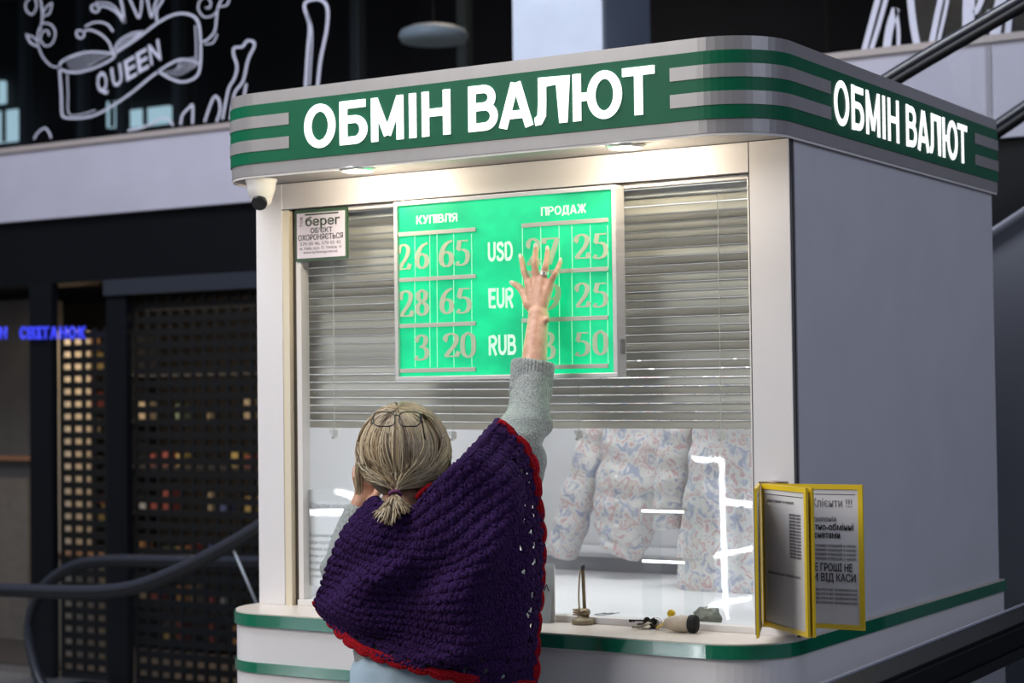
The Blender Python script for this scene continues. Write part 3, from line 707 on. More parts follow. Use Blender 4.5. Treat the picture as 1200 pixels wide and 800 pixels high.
def digit(ch):
    c = lambda P, n=6: [(p.x, p.y) for p in catmull([(x, y, 0) for x, y in P], n)]
    D = {
     '0': [c([(.32, .97), (.13, .82), (.09, .5), (.13, .18), (.32, .03), (.51, .18), (.55, .5), (.51, .82), (.32, .97)])],
     '2': [c([(.07, .70), (.12, .88), (.30, .97), (.48, .88), (.52, .72), (.42, .48), (.22, .24), (.08, .06)]), [(.05, .06), (.56, .06)], [(.52, .05), (.60, .24)]],
     '3': [c([(.08, .76), (.16, .91), (.30, .97), (.46, .88), (.47, .70), (.36, .56), (.22, .53)]), c([(.22, .53), (.44, .47), (.53, .30), (.46, .10), (.26, .02), (.10, .05), (.06, .13)])],
     '5': [[(.56, .93), (.20, .93)], [(.20, .95), (.12, .60)], c([(.11, .58), (.32, .60), (.50, .50), (.55, .31), (.46, .10), (.26, .02), (.11, .05), (.07, .12)])],
     '6': [c([(.55, .96), (.36, .88), (.20, .70), (.115, .45), (.105, .33)]), c([(.32, .56), (.17, .48), (.11, .30), (.17, .12), (.32, .035), (.47, .12), (.53, .30), (.47, .48), (.32, .56)])],
     '7': [[(.07, .93), (.58, .93)], [(.07, .95), (.05, .76)], [(.57, .94), (.25, .02)]],
     '8': [c([(.32, .965), (.19, .88), (.155, .76), (.20, .62), (.32, .54), (.44, .62), (.485, .76), (.45, .88), (.32, .965)]), c([(.32, .53), (.17, .42), (.12, .26), (.18, .11), (.32, .035), (.46, .11), (.52, .26), (.47, .42), (.32, .53)])],
     '9': [c([(.09, .04), (.28, .12), (.44, .30), (.525, .55), (.535, .67)]), c([(.32, .965), (.17, .88), (.11, .70), (.17, .52), (.32, .44), (.47, .52), (.53, .70), (.47, .88), (.32, .965)])],
    }
    return D[ch]
def put(ch, pa, pb, ya, yb):
    A_, B_ = bp(pa, yb), bp(pb, ya); sx = (B_.x-A_.x)/.62; sy = abs(bp((pa+pb)/2, ya).z-bp((pa+pb)/2, yb).z)
    bm = bmesh.new()
    for k, s in enumerate(digit(ch)):
        def wf(t, u): return .055+.135*abs(t.y)**1.3
        ribbon(bm, s, wf, Vector((A_.x, yp-.0006*k*.3, bp((pa+pb)/2, yb).z)), AX*sx, AZ*sy, FR, .0015)
    if ch in '235':
        for (qx, qy) in {'2': [(.11, .70)], '3': [(.11, .76), (.10, .12)], '5': [(.11, .11)]}[ch]:
            ribbon(bm, arc(qx, qy, .035, .03, 0, 330, 10), .07, Vector((A_.x, yp, bp((pa+pb)/2, yb).z)), AX*sx, AZ*sy, FR, .0014)
    link('digit', bm, M_dig, RB)
for ch, pa, pb, ya, yb in (('2', 466, 481, 286, 317), ('6', 486, 503, 284, 315), ('6', 514, 532, 281, 313), ('5', 534, 550, 280, 311),
    ('2', 468, 484, 340, 372), ('8', 486, 503, 339, 370), ('6', 515, 532, 337, 368), ('5', 535, 552, 336, 367),
    ('3', 486, 503, 392, 422), ('2', 520, 538, 390, 419), ('0', 540, 557, 389, 419),
    ('2', 617, 633, 279, 312), ('7', 636, 655, 277, 310), ('2', 673, 691, 274, 304), ('5', 695, 712, 272, 303),
    ('2', 617, 633, 333, 366), ('9', 638, 657, 332, 364), ('2', 674, 691, 331, 361), ('5', 695, 712, 330, 360),
    ('3', 634, 651, 389, 421), ('5', 674, 691, 388, 417), ('0', 695, 712, 387, 416)):
    put(ch, pa, pb, ya, yb)
for t_, pa, pb, ya, yb in (('КУПІВЛЯ', 488, 536, 251, 261), ('ПРОДАЖ', 634, 687, 240.5, 251), ('USD', 572, 601, 283, 306), ('EUR', 573, 602, 337, 361), ('RUB', 573, 605, 392, 416)):
    A_, B_ = bp(pa, yb), bp(pb, yb); hh = abs(bp((pa+pb)/2, ya).z-bp((pa+pb)/2, yb).z)
    word('lettering', t_, Vector((A_.x, yp, bp((pa+pb)/2, yb).z)), AX, AZ*hh, FR, B_.x-A_.x, M_lbl, RB, .001)
bx('latch', (x1, -.03, at(724, 405, 1, -.02).z-.02), (x1+.004, -.012, at(724, 405, 1, -.02).z+.015), M_metal, RB)
l = area('board_glow', ((x0+x1)/2, -.05, (z0+z1)/2), ((x0+x1)/2, -2, (z0+z1)/2), x1-x0-.04, 1.2, (.05, 1, .45), z1-z0-.04)

# ------------------------------------------------------------------ guard sticker, camera
p = [at(345, 248, 1, .012), at(406, 241, 1, .012), at(347, 306, 1, .012), at(408, 303, 1, .012)]
sx0, sx1 = (p[0].x+p[2].x)/2, (p[1].x+p[3].x)/2; sz0, sz1 = (p[2].z+p[3].z)/2, (p[0].z+p[1].z)/2
ST = thing('security_sign', 'small white security notice with green border in window corner', 'sign', ((sx0+sx1)/2, .012, sz0))
bx('border', (sx0, .012, sz0), (sx1, .0175, sz1), mat('sign_green', (.045, .10, .05), .5), ST)
bx('sheet', (sx0+.007, .0105, sz0+.007), (sx1-.007, .012, sz1-.009), mat('sign_paper', (.74, .68, .74), .6), ST)
Ws = sx1-sx0; Hs = sz1-sz0; ys_ = .0105
M_sg = mat('sign_ink_green', (.02, .05, .03), .6)
def stx(t_, u, v, wd, sz, off=.0, m=M_ink, sh=0):
    text('lettering', t_, Vector((sx0+Ws*u, ys_, sz0+Hs*v)), AX, FR, sz*Hs, m, ST, width=wd*Ws, off=off, shear=sh)
stx('берег', .20, .68, .66, .24, .018, M_sg)
stx('ОБ’ЄКТ', .30, .535, .42, .135, .018)
stx('ОХОРОНЯЄТЬСЯ', .06, .40, .86, .15, .015)
stx('570 00 46, 570 02 42', .10, .30, .78, .09, .01, M_inkg)
stx('м. Київ, вул. О. Теліги, 41', .09, .215, .80, .075, .005, M_inkg)
stx('www.kyivbereg.com.ua', .16, .14, .66, .075, .01, M_inkg)
text('lettering', 'ТОВ', Vector((sx0+Ws*.15, ys_, sz0+Hs*.66)), AZ, FR, .08*Hs, M_ink, ST, width=.2*Hs)
bx('lettering', (sx0+Ws*.2, .0098, sz0+Hs*.885), (sx0+Ws*.84, .0105, sz0+Hs*.915), M_sg, ST)

pc_ = at(306, 210, 2, ZS-.004)
DC = thing('security_camera', 'white dome security camera under the left sign corner', 'camera', pc_)
bm = bmesh.new(); lathe(bm, [(.042, 0), (.042, -.006), (.0395, -.010), (.038, -.025), (.031, -.050), (.026, -.055)][::-1], (pc_.x, pc_.y, ZS-.004), 28)
link('housing', bm, mat('camera_white', (.72, .69, .67), .3), DC, True)
bm = bmesh.new(); bmesh.ops.create_uvsphere(bm, u_segments=24, v_segments=16, radius=.029, matrix=Matrix.Translation((pc_.x, pc_.y, ZS-.055))); link('ball', bm, mat('camera_white', (0, 0, 0)), DC, True)
dl = (Vector((.35, -.75, -.55))).normalized()
bm = bmesh.new(); lathe(bm, [(.021, .016), (.021, .0285), (.015, .030), (.002, .0305)], (pc_.x, pc_.y, ZS-.055), 24, dl); link('lens', bm, M_black, DC, True)
p2 = at(290, 239, 1, .05)
bm = bmesh.new(); bmesh.ops.create_uvsphere(bm, u_segments=20, v_segments=14, radius=.027, matrix=Matrix.Translation((-1.606, .06, p2.z))); 
ws = link('junction_box', bm, mat('camera_white', (0, 0, 0)), None, True); tag(ws, 'round white junction box on booth side behind the dome camera', 'fitting')

# ------------------------------------------------------------------ inside: jackets, notice
mj = bpy.data.materials.new('quilted_print'); mj.use_nodes = True; nt = mj.node_tree; b = nt.nodes['Principled BSDF']
tc = nt.nodes.new('ShaderNodeTexCoord'); nn = nt.nodes.new('ShaderNodeTexNoise'); nn.inputs['Scale'].default_value = 30; nn.inputs['Detail'].default_value = 3; nn.inputs['Distortion'].default_value = 1.2
ng = nt.nodes.new('ShaderNodeTexNoise'); ng.inputs['Scale'].default_value = 9; ng.inputs['Detail'].default_value = 2
cr = nt.nodes.new('ShaderNodeValToRGB'); cr.color_ramp.interpolation = 'LINEAR'
els = [(.0, (.34, .37, .52)), (.37, (.45, .48, .60)), (.46, (.74, .73, .72)), (.51, (.76, .75, .73)), (.55, (.74, .72, .71)), (.60, (.62, .40, .43)), (.67, (.74, .72, .70)), (.75, (.70, .65, .48))]
cr.color_ramp.elements[0].position = els[0][0]; cr.color_ramp.elements[0].color = (*els[0][1], 1)
cr.color_ramp.elements[1].position = els[1][0]; cr.color_ramp.elements[1].color = (*els[1][1], 1)
for q, c in els[2:]:
    e = cr.color_ramp.elements.new(q); e.color = (*c, 1)
nt.links.new(tc.outputs['Object'], nn.inputs['Vector']); nt.links.new(nn.outputs[0], cr.inputs[0]); nt.links.new(cr.outputs[0], b.inputs['Base Color'])
b.inputs['Roughness'].default_value = .75
def puffy(name, rings, parent, seed=0, n=40):
    """rings: (centre, half width vector, half depth) -> padded tube closed at both ends"""
    C_ = catmull([Vector(r[0]) for r in rings], 10); Wd = catmull([Vector(r[1]) for r in rings], 10); Dp = catmull([Vector((r[2], 0, 0)) for r in rings], 10)
    bm = bmesh.new(); R_ = []
    N = len(C_)
    for i, (c, w_, d) in enumerate(zip(C_, Wd, Dp)):
        q = .003*abs(math.sin(i/N*math.pi*(len(rings)+1)))  
        row = []
        for k in range(n):
            a = 2*math.pi*k/n; ca, sa = math.cos(a), math.sin(a)
            p = c+w_*(abs(ca)**.8*(1 if ca > 0 else -1))+Vector((0, d.x*sa, 0))
            p += Vector((ca, sa, 0))*(q*2+.007*noise.noise(p*22+Vector((seed, 0, 0)))+.004*noise.noise(p*55))
            row.append(bm.verts.new(p))
        R_.append(row)
    for A_, B_ in zip(R_, R_[1:]):
        for k in range(n): bm.faces.new((A_[k], A_[(k+1) % n], B_[(k+1) % n], B_[k]))
    bm.faces.new(R_[0][::-1]); bm.faces.new(R_[-1]); bmesh.ops.recalc_face_normals(bm, faces=bm.faces[:])
    return link(name, bm, mj, parent, True)
def J(px, py, y=1.0): return at(px, py, 1, y)
def jacket(label, group, S_, B__, yj):
    j = thing('padded_jacket', label, 'jacket', J(S_[0][0], 470, yj), group)
    puffy('sleeve', [(J(x, y, yj+.03), Vector((h, 0, h*sk)), .05) for x, y, h, sk in S_], j, 3)
    puffy('jacket_body', [(J(x, y, yj), Vector((h, 0, sk)), .06) for x, y, h, sk in B__], j, 9)
    top = J(B__[0][0], B__[0][1]-6, yj)
    bm = bmesh.new(); tube(bm, [top+Vector((-.10, 0, -.03)), top+AZ*.03, top+Vector((.10, 0, -.03))], .006, 6)
    tube(bm, catmull([top+AZ*.03, top+AZ*.07, top+Vector((.02, 0, .09)), top+Vector((.03, .2, .09))], 5), .003, 6)
    link('hanger', bm, M_metal, j)
    return j
j1 = jacket('white quilted jacket with pastel print, sleeve hanging left in window', None,
    [(716, 455, .05, 0), (704, 500, .052, -.1), (688, 555, .052, -.3), (670, 610, .046, -.35), (657, 650, .038, -.4)],
    [(748, 440, .10, 0), (748, 480, .105, 0), (746, 530, .11, -.005), (738, 585, .11, -.015), (730, 625, .085, -.03), (727, 645, .055, -.03)], 1.0)
for z in (560, 588, 617):
    q = J(722, z, .935); bm = bmesh.new(); bmesh.ops.create_uvsphere(bm, u_segments=12, v_segments=8, radius=.009, matrix=Matrix.Translation(q) @ Matrix.Diagonal((1, .5, 1, 1)))
    link('button', bm, mat('button_white', (.8, .8, .78), .3), j1, True)
jacket('second white pastel-print jacket hanging at right, behind window reflections', None,
    [(800, 455, .045, 0), (797, 500, .05, .0), (792, 545, .05, .05), (787, 590, .045, .1), (784, 620, .04, .1)],
    [(862, 440, .10, 0), (862, 490, .12, 0), (860, 550, .135, 0), (856, 620, .15, 0), (854, 680, .155, 0), (852, 705, .14, 0)], .82)
dk = thing('cashier_desk', 'pale grey cashier desk ledge with dark edge inside the booth', 'desk', (-.8, 1.2, ZC+.004))
zd = at(700, 700, 1, 1.15).z
bx('desk_top', (-1.5, 1.15, max(ZC+.05, zd)), (-.65, 1.42, max(ZC+.05, zd)+.012), M_in, dk)
bx('desk_front', (-1.48, 1.17, ZC+.004), (-.67, 1.2, max(ZC+.05, zd)), mat('desk_grey', (.42, .42, .45), .5), dk)
cs = thing('reflection_rack', 'added rack with glowing bars standing for window reflections by left jacket', 'rack', (at(776, 700, 1, .16).x, .16, ZC+.004))
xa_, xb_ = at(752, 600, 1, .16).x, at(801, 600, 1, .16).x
M_reflbar = mat('reflection_bar', (1, 1, 1), .4, emit=1.6)  # added rack: its glowing bars stand for reflections in the glass
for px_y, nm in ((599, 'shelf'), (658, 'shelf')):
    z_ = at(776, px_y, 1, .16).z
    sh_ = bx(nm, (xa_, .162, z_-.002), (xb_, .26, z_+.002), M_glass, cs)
    bx('reflection_bar', (xa_, .158, z_-.0035), (xb_, .162, z_+.0035), M_reflbar, sh_)
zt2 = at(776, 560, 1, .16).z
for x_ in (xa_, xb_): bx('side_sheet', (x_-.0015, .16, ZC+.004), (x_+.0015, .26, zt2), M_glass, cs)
# notice behind glass at left
a_, c_ = at(358, 578, 1, .046), at(440, 690, 1, .046)
NT = thing('printed_notice', 'white printed customer notice taped inside glass at lower left', 'notice', (a_.x, .046, c_.z))
bx('sheet', (a_.x, .0445, c_.z), (c_.x, .0455, a_.z+.012), mat('notice_paper', (.72, .72, .74), .7), NT)
text('lettering', 'Шановні клієнти !', Vector((a_.x+.016, .0443, at(380, 596, 1, .044).z)), AX, FR, .024, M_inkg, NT, width=.145)
for k in range(7):
    text('lettering', ('За додатковою інформацією', 'щодо курсів валют та', 'операцій звертайтесь до', 'касира установи, а також', 'на гарячу лінію відділення', 'щоденно в робочий час', 'з повагою')[k], Vector((a_.x+.012, .0443, at(380, 629+k*8, 1, .044).z)), AX, FR, .013, mat('pale_ink', (.42, .42, .44), .7), NT, width=.13 if k < 6 else .06)
# break sign
a_, c_ = at(600, 658, 1, .0), at(652, 727, 1, .0)
BS = thing('break_sign', 'small metallic tent sign ending РВА on counter behind the shawl', 'sign', (a_.x, 0, ZC))
bm = bmesh.new(); ht = a_.z-ZC
vs = [bm.verts.new(q) for q in (Vector((a_.x, -.03, ZC+.0005)), Vector((c_.x, -.03, ZC+.0005)), Vector((c_.x, -.005, ZC+ht)), Vector((a_.x, -.005, ZC+ht)))]
bm.faces.new(vs); bmesh.ops.solidify(bm, geom=bm.faces[:], thickness=.0015)
link('plate', bm, mat('silver_plate', (.50, .53, .52), .35, metal=.3), BS)
bx('stand_leg', (a_.x+.01, -.004, ZC), (c_.x-.003, .001, ZC+ht-.004), M_frame, BS)
text('lettering', 'ПЕРЕРВА', Vector((c_.x-.115, -.0225+.000, at(640, 692, 1, -.02).z)), AX, FR, .022, M_ink, BS, width=.108, off=.02)

# ------------------------------------------------------------------ things on the counter
def cp(px, py, z=ZC): return at(px, py, 2, z)
M_brz = mat('aged_bronze', (.22, .17, .10), .4, metal=.6, var=.2, vscale=60)
q = cp(683.5, 731)
PS = thing('pen_stand', 'small bronze pen stand with cord coiled round its upright pen', 'pen stand', (q.x, q.y, ZC))
bm = bmesh.new(); lathe(bm, [(.026, 0), (.029, .003), (.029, .010), (.026, .014), (.016, .017), (.012, .022)], (q.x, q.y, ZC), 28); link('base', bm, mat('olive_base', (.26, .21, .13), .45, metal=.2), PS, True)
bm = bmesh.new(); lathe(bm, [(.004, .018), (.013, .021), (.016, .029), (.013, .036), (.006, .039)], (q.x+.003, q.y, ZC), 20); link('knob', bm, M_brz, PS, True)
tb('pen', [Vector((q.x+.004, q.y, ZC+.035)), Vector((q.x+.001, q.y, ZC+.135)), Vector((q.x+.001, q.y, ZC+.143))], [.0042, .0045, .0032], M_brz, PS, 12)
tb('pen_cap', [Vector((q.x+.001, q.y, ZC+.132)), Vector((q.x+.001, q.y, ZC+.145))], .0055, M_black, PS, 12)
pts = [Vector((q.x-.016+.009*math.cos(a), q.y-.004+.006*math.sin(a), ZC+.020+a*.0009)) for a in [i*.6 for i in range(32)]]
tb('cord', pts, .0024, mat('beige_cord', (.42, .35, .24), .7), PS, 6)
tb('cord', catmull([pts[-1], Vector((q.x-.010, q.y-.003, ZC+.07)), Vector((q.x-.007, q.y-.002, ZC+.12)), Vector((q.x-.002, q.y, ZC+.138))], 6), .0022, mat('beige_cord', (0, 0, 0)), PS, 6)
a_, c_ = cp(697, 724), cp(726, 720)
PN = thing('ballpoint_pen', 'silver ballpoint pen lying on the counter beside pen stand', 'pen', (a_.x, a_.y, ZC))
A_ = a_+AZ*.0045; B_ = c_+AZ*.0045
tb('barrel', [A_, A_.lerp(B_, .7)], .0042, mat('pen_silver', (.45, .45, .46), .3, metal=.7), PN, 10)
tb('tip', [A_.lerp(B_, .7), B_], [.004, .0012], M_metal, PN, 10)
tb('clip', [A_+AZ*.005, A_.lerp(B_, .45)+AZ*.005], .001, M_metal, PN, 6)
# keys
random.seed(11)
KC = cp(762, 737)
KB = thing('key_bunch', 'bunch of dark keys and loose ring with yellow tag on counter', 'keys', (KC.x, KC.y, ZC))
tb('key_ring', [KC+Vector((.013+.018*math.cos(a), .0+.008*math.sin(a), .014+.014*math.sin(a))) for a in [2*math.pi*i/28 for i in range(28)]], .0013, mat('ring_silver', (.8, .8, .78), .25, metal=.6), KB, 6, True)
for k in range(9):
    an = math.radians(random.uniform(140, 235)); L_ = random.uniform(.030, .046)
    o_ = KC+Vector((random.uniform(-.006, .016), random.uniform(-.008, .008), .004+k*.0021)); d = Vector((math.cos(an), math.sin(an)*.5, random.uniform(-.25, .05))).normalized()
    e = o_+d*L_; e.z = max(e.z, ZC+.003)
    kb = bmesh.new(); tube(kb, [o_, e], .0022, 6); s_ = d.cross(AZ).normalized()
    lathe(kb, [(.003, -.0013), (.0085, -.0013), (.0085, .0013), (.003, .0013)], o_, 12, (s_+AZ*.6*random.uniform(-1, 1)).normalized())
    for t_ in (.72, .84, .94):
        p_ = o_.lerp(e, t_); box(kb, p_-Vector((.0016, .0016, .0045)), p_+Vector((.0016, .0016, .001)))
    link('key', kb, mat('key_dark', (.045, .04, .035), .3, metal=.7) if k % 3 else mat('key_light', (.5, .45, .35), .3, metal=.8), KB)
bm = bmesh.new()
pts = [KC+Vector((.022, -.010, .006)), KC+Vector((.036, -.006, .014)), KC+Vector((.048, -.004, .026)), KC+Vector((.056, .0, .038))]
tube(bm, catmull(pts, 6), [.006]*19, 8, ell=(1, .35)); link('tag', bm, M_yellow, KB, True)
bm = bmesh.new(); bmesh.ops.create_cube(bm, size=.016, matrix=Matrix.Translation(KC+Vector((.056, .002, .040))) @ Matrix.Rotation(.5, 4, 'Y')); bmesh.ops.bevel(bm, geom=bm.edges[:], offset=.003, segments=2, affect='EDGES'); link('tag', bm, M_yellow, KB)
q = cp(800, 741)
PO = thing('coin_pouch', 'cream leather pouch with black cap lying beside the keys', 'pouch', (q.x, q.y, ZC))
bm = bmesh.new(); lathe(bm, [(.004, -.047), (.010, -.044), (.015, -.034), (.019, -.018), (.021, 0), (.019, .014), (.016, .020)], (q.x, q.y, ZC+.021), 24, (1, .1, .0))
for v in bm.verts: v.co += Vector((0, 0, 1))*.0015*noise.noise(v.co*120)
link('pouch_body', bm, mat('cream_leather', (.52, .44, .34), .55, var=.15, vscale=50, bump=.4), PO, True)
bm = bmesh.new(); lathe(bm, [(.017, .016), (.0205, .018), (.0215, .024), (.0215, .032), (.019, .036), (.004, .037)], (q.x, q.y, ZC+.0215), 24, (1, .1, 0)); link('cap', bm, mat('black_fleece', (.008, .008, .008), .9, bump=.6), PO, True)
q = cp(822, 736)
bm = bmesh.new(); bmesh.ops.create_icosphere(bm, subdivisions=4, radius=1)
for v in bm.verts:
    v.co = Vector((v.co.x*.036, v.co.y*.018, v.co.z*.026))*(1+.25*noise.noise(v.co*3)+.12*noise.noise(v.co*9))
    v.co += Vector((q.x, q.y+.035, ZC+.022)); v.co.z = max(v.co.z, ZC+.0005)
tag(link('crumpled_cloth', bm, mat('grey_cloth', (.27, .29, .25), .8, var=.25, vscale=90), None, True), 'crumpled grey-green wiping cloth behind the black-capped pouch', 'cloth')

# ------------------------------------------------------------------ flip document display
P0 = at(897, 650, 1, -.055); zt_, zb_ = at(899, 566, 1, -.055).z, at(903, 732, 1, -.055).z
FD = thing('flip_display', 'wall-mounted flip display of yellow framed notices on the right post', 'display', (P0.x, P0.y, zb_))
bx('pivot_rail', (P0.x-.012, P0.y-.004, zb_-.004), (P0.x+.012, -.0005, zt_+.004), mat('rail_beige', (.50, .46, .40), .5), FD, .002)
for z in (zb_-.002, zt_+.0015):
    tb('pivot_rod', [Vector((P0.x-.01, P0.y-.006, z)), Vector((P0.x+.06, P0.y-.004, z))], .003, M_brz, FD)
def proj(p):
    v = p-CAM; d = v.dot(CF); return 600+FPX*v.dot(CR)/d, 400-FPX*v.dot(CU)/d
def panel_(px_edge, label, phis, offs, w_=.228, lines=(), back=False):
    best = None
    for ph in phis:
        e = Vector((P0.x+offs[0], P0.y+offs[1], 1.2))+Vector((math.cos(math.radians(ph)), math.sin(math.radians(ph)), 0))*w_
        d = abs(proj(e)[0]-px_edge)
        if best is None or d < best[0]: best = (d, ph)
    ph = math.radians(best[1]); X = Vector((math.cos(ph), math.sin(ph), 0)); N_ = X.cross(AZ)
    if N_.dot(CAM-P0) < 0: N_ = -N_
    O = Vector((P0.x+offs[0], P0.y+offs[1], 0)); f = .011; t = .003
    def q4(name, u0, u1, z0, z1, t0, t1, m, par):
        bm = bmesh.new(); vs = [bm.verts.new(O+X*u+N_*s+AZ*z) for s in (t0, t1) for u, z in ((u0, z0), (u1, z0), (u1, z1), (u0, z1))]
        for F_ in ((0, 1, 2, 3), (7, 6, 5, 4), (0, 4, 5, 1), (1, 5, 6, 2), (2, 6, 7, 3), (3, 7, 4, 0)): bm.faces.new([vs[i] for i in F_])
        bmesh.ops.recalc_face_normals(bm, faces=bm.faces[:]); return link(name, bm, m, par)
    sh = q4('notice_sheet', .01, w_-.006, zb_+.006, zt_-.006, -t*.3, t*.3, M_paper, FD)
    for a in ((0, w_, zt_-f, zt_), (0, w_, zb_, zb_+f), (w_-f, w_, zb_+f, zt_-f), (0, f*.6, zb_+f, zt_-f)):
        q4('frame_bar', *a, -t, t, M_yellow, sh)
    q4('sheet_rule', f, w_-f*1.6, zt_-f-.012, zt_-f-.0105, t*.3, t*.45, M_ink, sh)
    sgn = 1 if AZ.cross(N_).dot(X) > 0 else -1   # reading direction
    Rd = AZ.cross(N_)                              # to the reader's right
    for s, u, z, sz, wd, off in lines:
        st = O+N_*(t*.45)+AZ*(zb_+(zt_-zb_)*z)+X*(u*w_)
        text('lettering', s, st, Rd, N_, sz, M_inkg if off < .009 else M_ink, sh, width=wd*w_, off=off)
    return X
C_lines = [('Шановні Клієнти !!!', .08, .845, .026, .80, .002), ('Обмінна компанія', .20, .745, .016, .52, 0), ('діюча валютно-обмінні', .10, .685, .020, .80, .0095), ('операції з монетами', .12, .63, .020, .64, .0095)]
C_lines += [('згідно з правилами виконання операцій у касах', .1, .57-k*.03, .009, .82, 0) for k in range(4)]
C_lines += [('ПЕРЕРАХУЙТЕ ГРОШІ НЕ', .05, .40, .024, .83, .0105), ('ВІДХОДЯЧИ ВІД КАСИ', .08, .33, .024, .83, .0105)] + [('претензії після відходу від каси не приймаються', .1, .265-k*.03, .009, .82, 0) for k in range(4)]
panel_(1013, 'c', [x*.5 for x in range(-100, 60)], (.010, -.012), lines=C_lines)
B_lines = [('зразки банкнот та порядок', .12, .88, .009, .6, 0)]+[('умови обміну за курсом', .62, .80-k*.022, .008, .25, 0) for k in range(14)]+[('інформація для клієнтів каси', .12, .58-.2, .009, .72, 0)]
panel_(954, 'b2', [x*.5 for x in range(-160, -40)], (.008, -.016))
panel_(947, 'b', [x*.5 for x in range(-160, -40)], (.003, -.018), lines=B_lines)
panel_(887.5, 'a', [x*.5 for x in range(-240, -110)], (-.006, -.016), w_=.225)

# ------------------------------------------------------------------ reflections: lit shop opposite, behind the camera
YM = -7.6; YV_ = 2*.035-YM
def mir(px, py):
    p = at(px, py, 1, YV_); return Vector((p.x, YM, p.z))
M_tube = mat('led_tube', (1, 1, 1), .5, emit=45, ecol=(.93, .97, 1))
for k, (A_, B_, r_) in enumerate((((760, 538), (846, 538), .016), ((846, 538), (851, 728), .015), ((850, 588), (884, 591), .02), ((816, 655), (884, 642), .013), ((800, 716), (880, 700), .01), ((395, 575), (425, 585), .022), ((352, 600), (420, 600), .02))):
    o = tb('led_tube', [mir(*A_), mir(*B_)], r_, M_tube, None, 8)
    tag(o, 'white led tube mirrored in the window, ' + ('long horizontal bar at top', 'tall upright bar', 'short bar right of upright', 'slanting bar right of upright', 'lowest slanting bar', 'bar above left notice', 'second bar above left notice')[k], 'lamp', 'led tubes of the shop opposite')
shop = bx('wall_opposite', (-14, YM-.5, 0), (9, YM-.4, 4.5), mat('opposite_wall', (.30, .32, .36), .7, var=.5, vscale=1.2), kind='structure')
for k, (A_, B_, e_) in enumerate((((755, 560), (842, 700), .8), ((855, 540), (884, 720), .5), ((350, 590), (440, 700), .9), ((350, 390), (450, 480), .35), ((780, 702), (836, 722), .9))):
    a_, b_ = mir(*A_), mir(*B_)
    o = bx('shop_display', (min(a_.x, b_.x), YM-.3, min(a_.z, b_.z)), (max(a_.x, b_.x), YM-.22, max(a_.z, b_.z)), mat('lit_display_%d' % k, (.8, .85, .9), .5, emit=e_*2.5, ecol=(.75, .85, 1)))
    tag(o, 'lit display case of the shop opposite mirrored ' + ('inside the tall led frame', 'right of the tall led bar', 'over the left notice', 'in the left blind', 'low beside the keys')[k], 'display', 'lit cases of the shop opposite')
#PERSON
# ------------------------------------------------------------------ the customer
PER = V(500, 900, 4.22); PER.z = 0
WM = thing('person', 'blonde woman in purple crochet shawl, reaching her right hand to the rate board', 'person', PER)
def cone_mesh(bm, a, b, ra, rb, n=16):
    for p, r in ((a, ra), (b, rb)):
        uvs(bm, n, Matrix.Translation(p) @ Matrix.Scale(r, 4))
    if (b-a).length > 1e-5:
        M = Matrix.Translation((a+b)/2) @ (b-a).to_track_quat('Z', 'Y').to_matrix().to_4x4()
        h2 = (b-a).length/2; m_ = 18
        r1 = [bm.verts.new(M @ Vector((ra*math.cos(2*math.pi*k/m_), ra*math.sin(2*math.pi*k/m_), -h2))) for k in range(m_)]
        r2 = [bm.verts.new(M @ Vector((rb*math.cos(2*math.pi*k/m_), rb*math.sin(2*math.pi*k/m_), h2))) for k in range(m_)]
        for k in range(m_): bm.faces.new((r1[k], r1[(k+1) % m_], r2[(k+1) % m_], r2[k]))
        bm.faces.new(r1[::-1]); bm.faces.new(r2)
_U = {}
def uvs(bm, n, M):
    if n not in _U:
        t = bmesh.new(); bmesh.ops.create_uvsphere(t, u_segments=n, v_segments=max(8, n*2//3), radius=1)
        t.verts.ensure_lookup_table(); _U[n] = ([v.co.copy() for v in t.verts], [[v.index for v in f.verts] for f in t.faces]); t.free()
    co, fa_ = _U[n]; vs = [bm.verts.new(M @ c) for c in co]
    for f in fa_: bm.faces.new([vs[i] for i in f])
def chain(bm, pts, rads, n=16):
    for a, b, ra, rb in zip(pts, pts[1:], rads, rads[1:]): cone_mesh(bm, a, b, ra, rb, n)
def ell(bm, c, r, M3=None, n=24):
    M = Matrix.Translation(c) @ (M3.to_4x4() if M3 else Matrix.Identity(4)) @ Matrix.Diagonal((*r, 1))
    uvs(bm, n, M)
def remesh(bm, vox, it=6, fac=.5):
    me = bpy.data.meshes.new('r'); bm.to_mesh(me); bm.free()
    o = bpy.data.objects.new('r', me); COL.objects.link(o)
    m = o.modifiers.new('r', 'REMESH'); m.mode = 'VOXEL'; m.voxel_size = vox; m.use_smooth_shade = True
    s = o.modifiers.new('s', 'SMOOTH'); s.iterations = it; s.factor = fac
    dg = bpy.context.evaluated_depsgraph_get(); out = bpy.data.meshes.new_from_object(o.evaluated_get(dg))
    bpy.data.objects.remove(o); return out
VF = Vector((CF.x, CF.y, 0)).normalized(); VR = Vector((CR.x, CR.y, 0)).normalized(); VU = AZ     # her facing is roughly VF
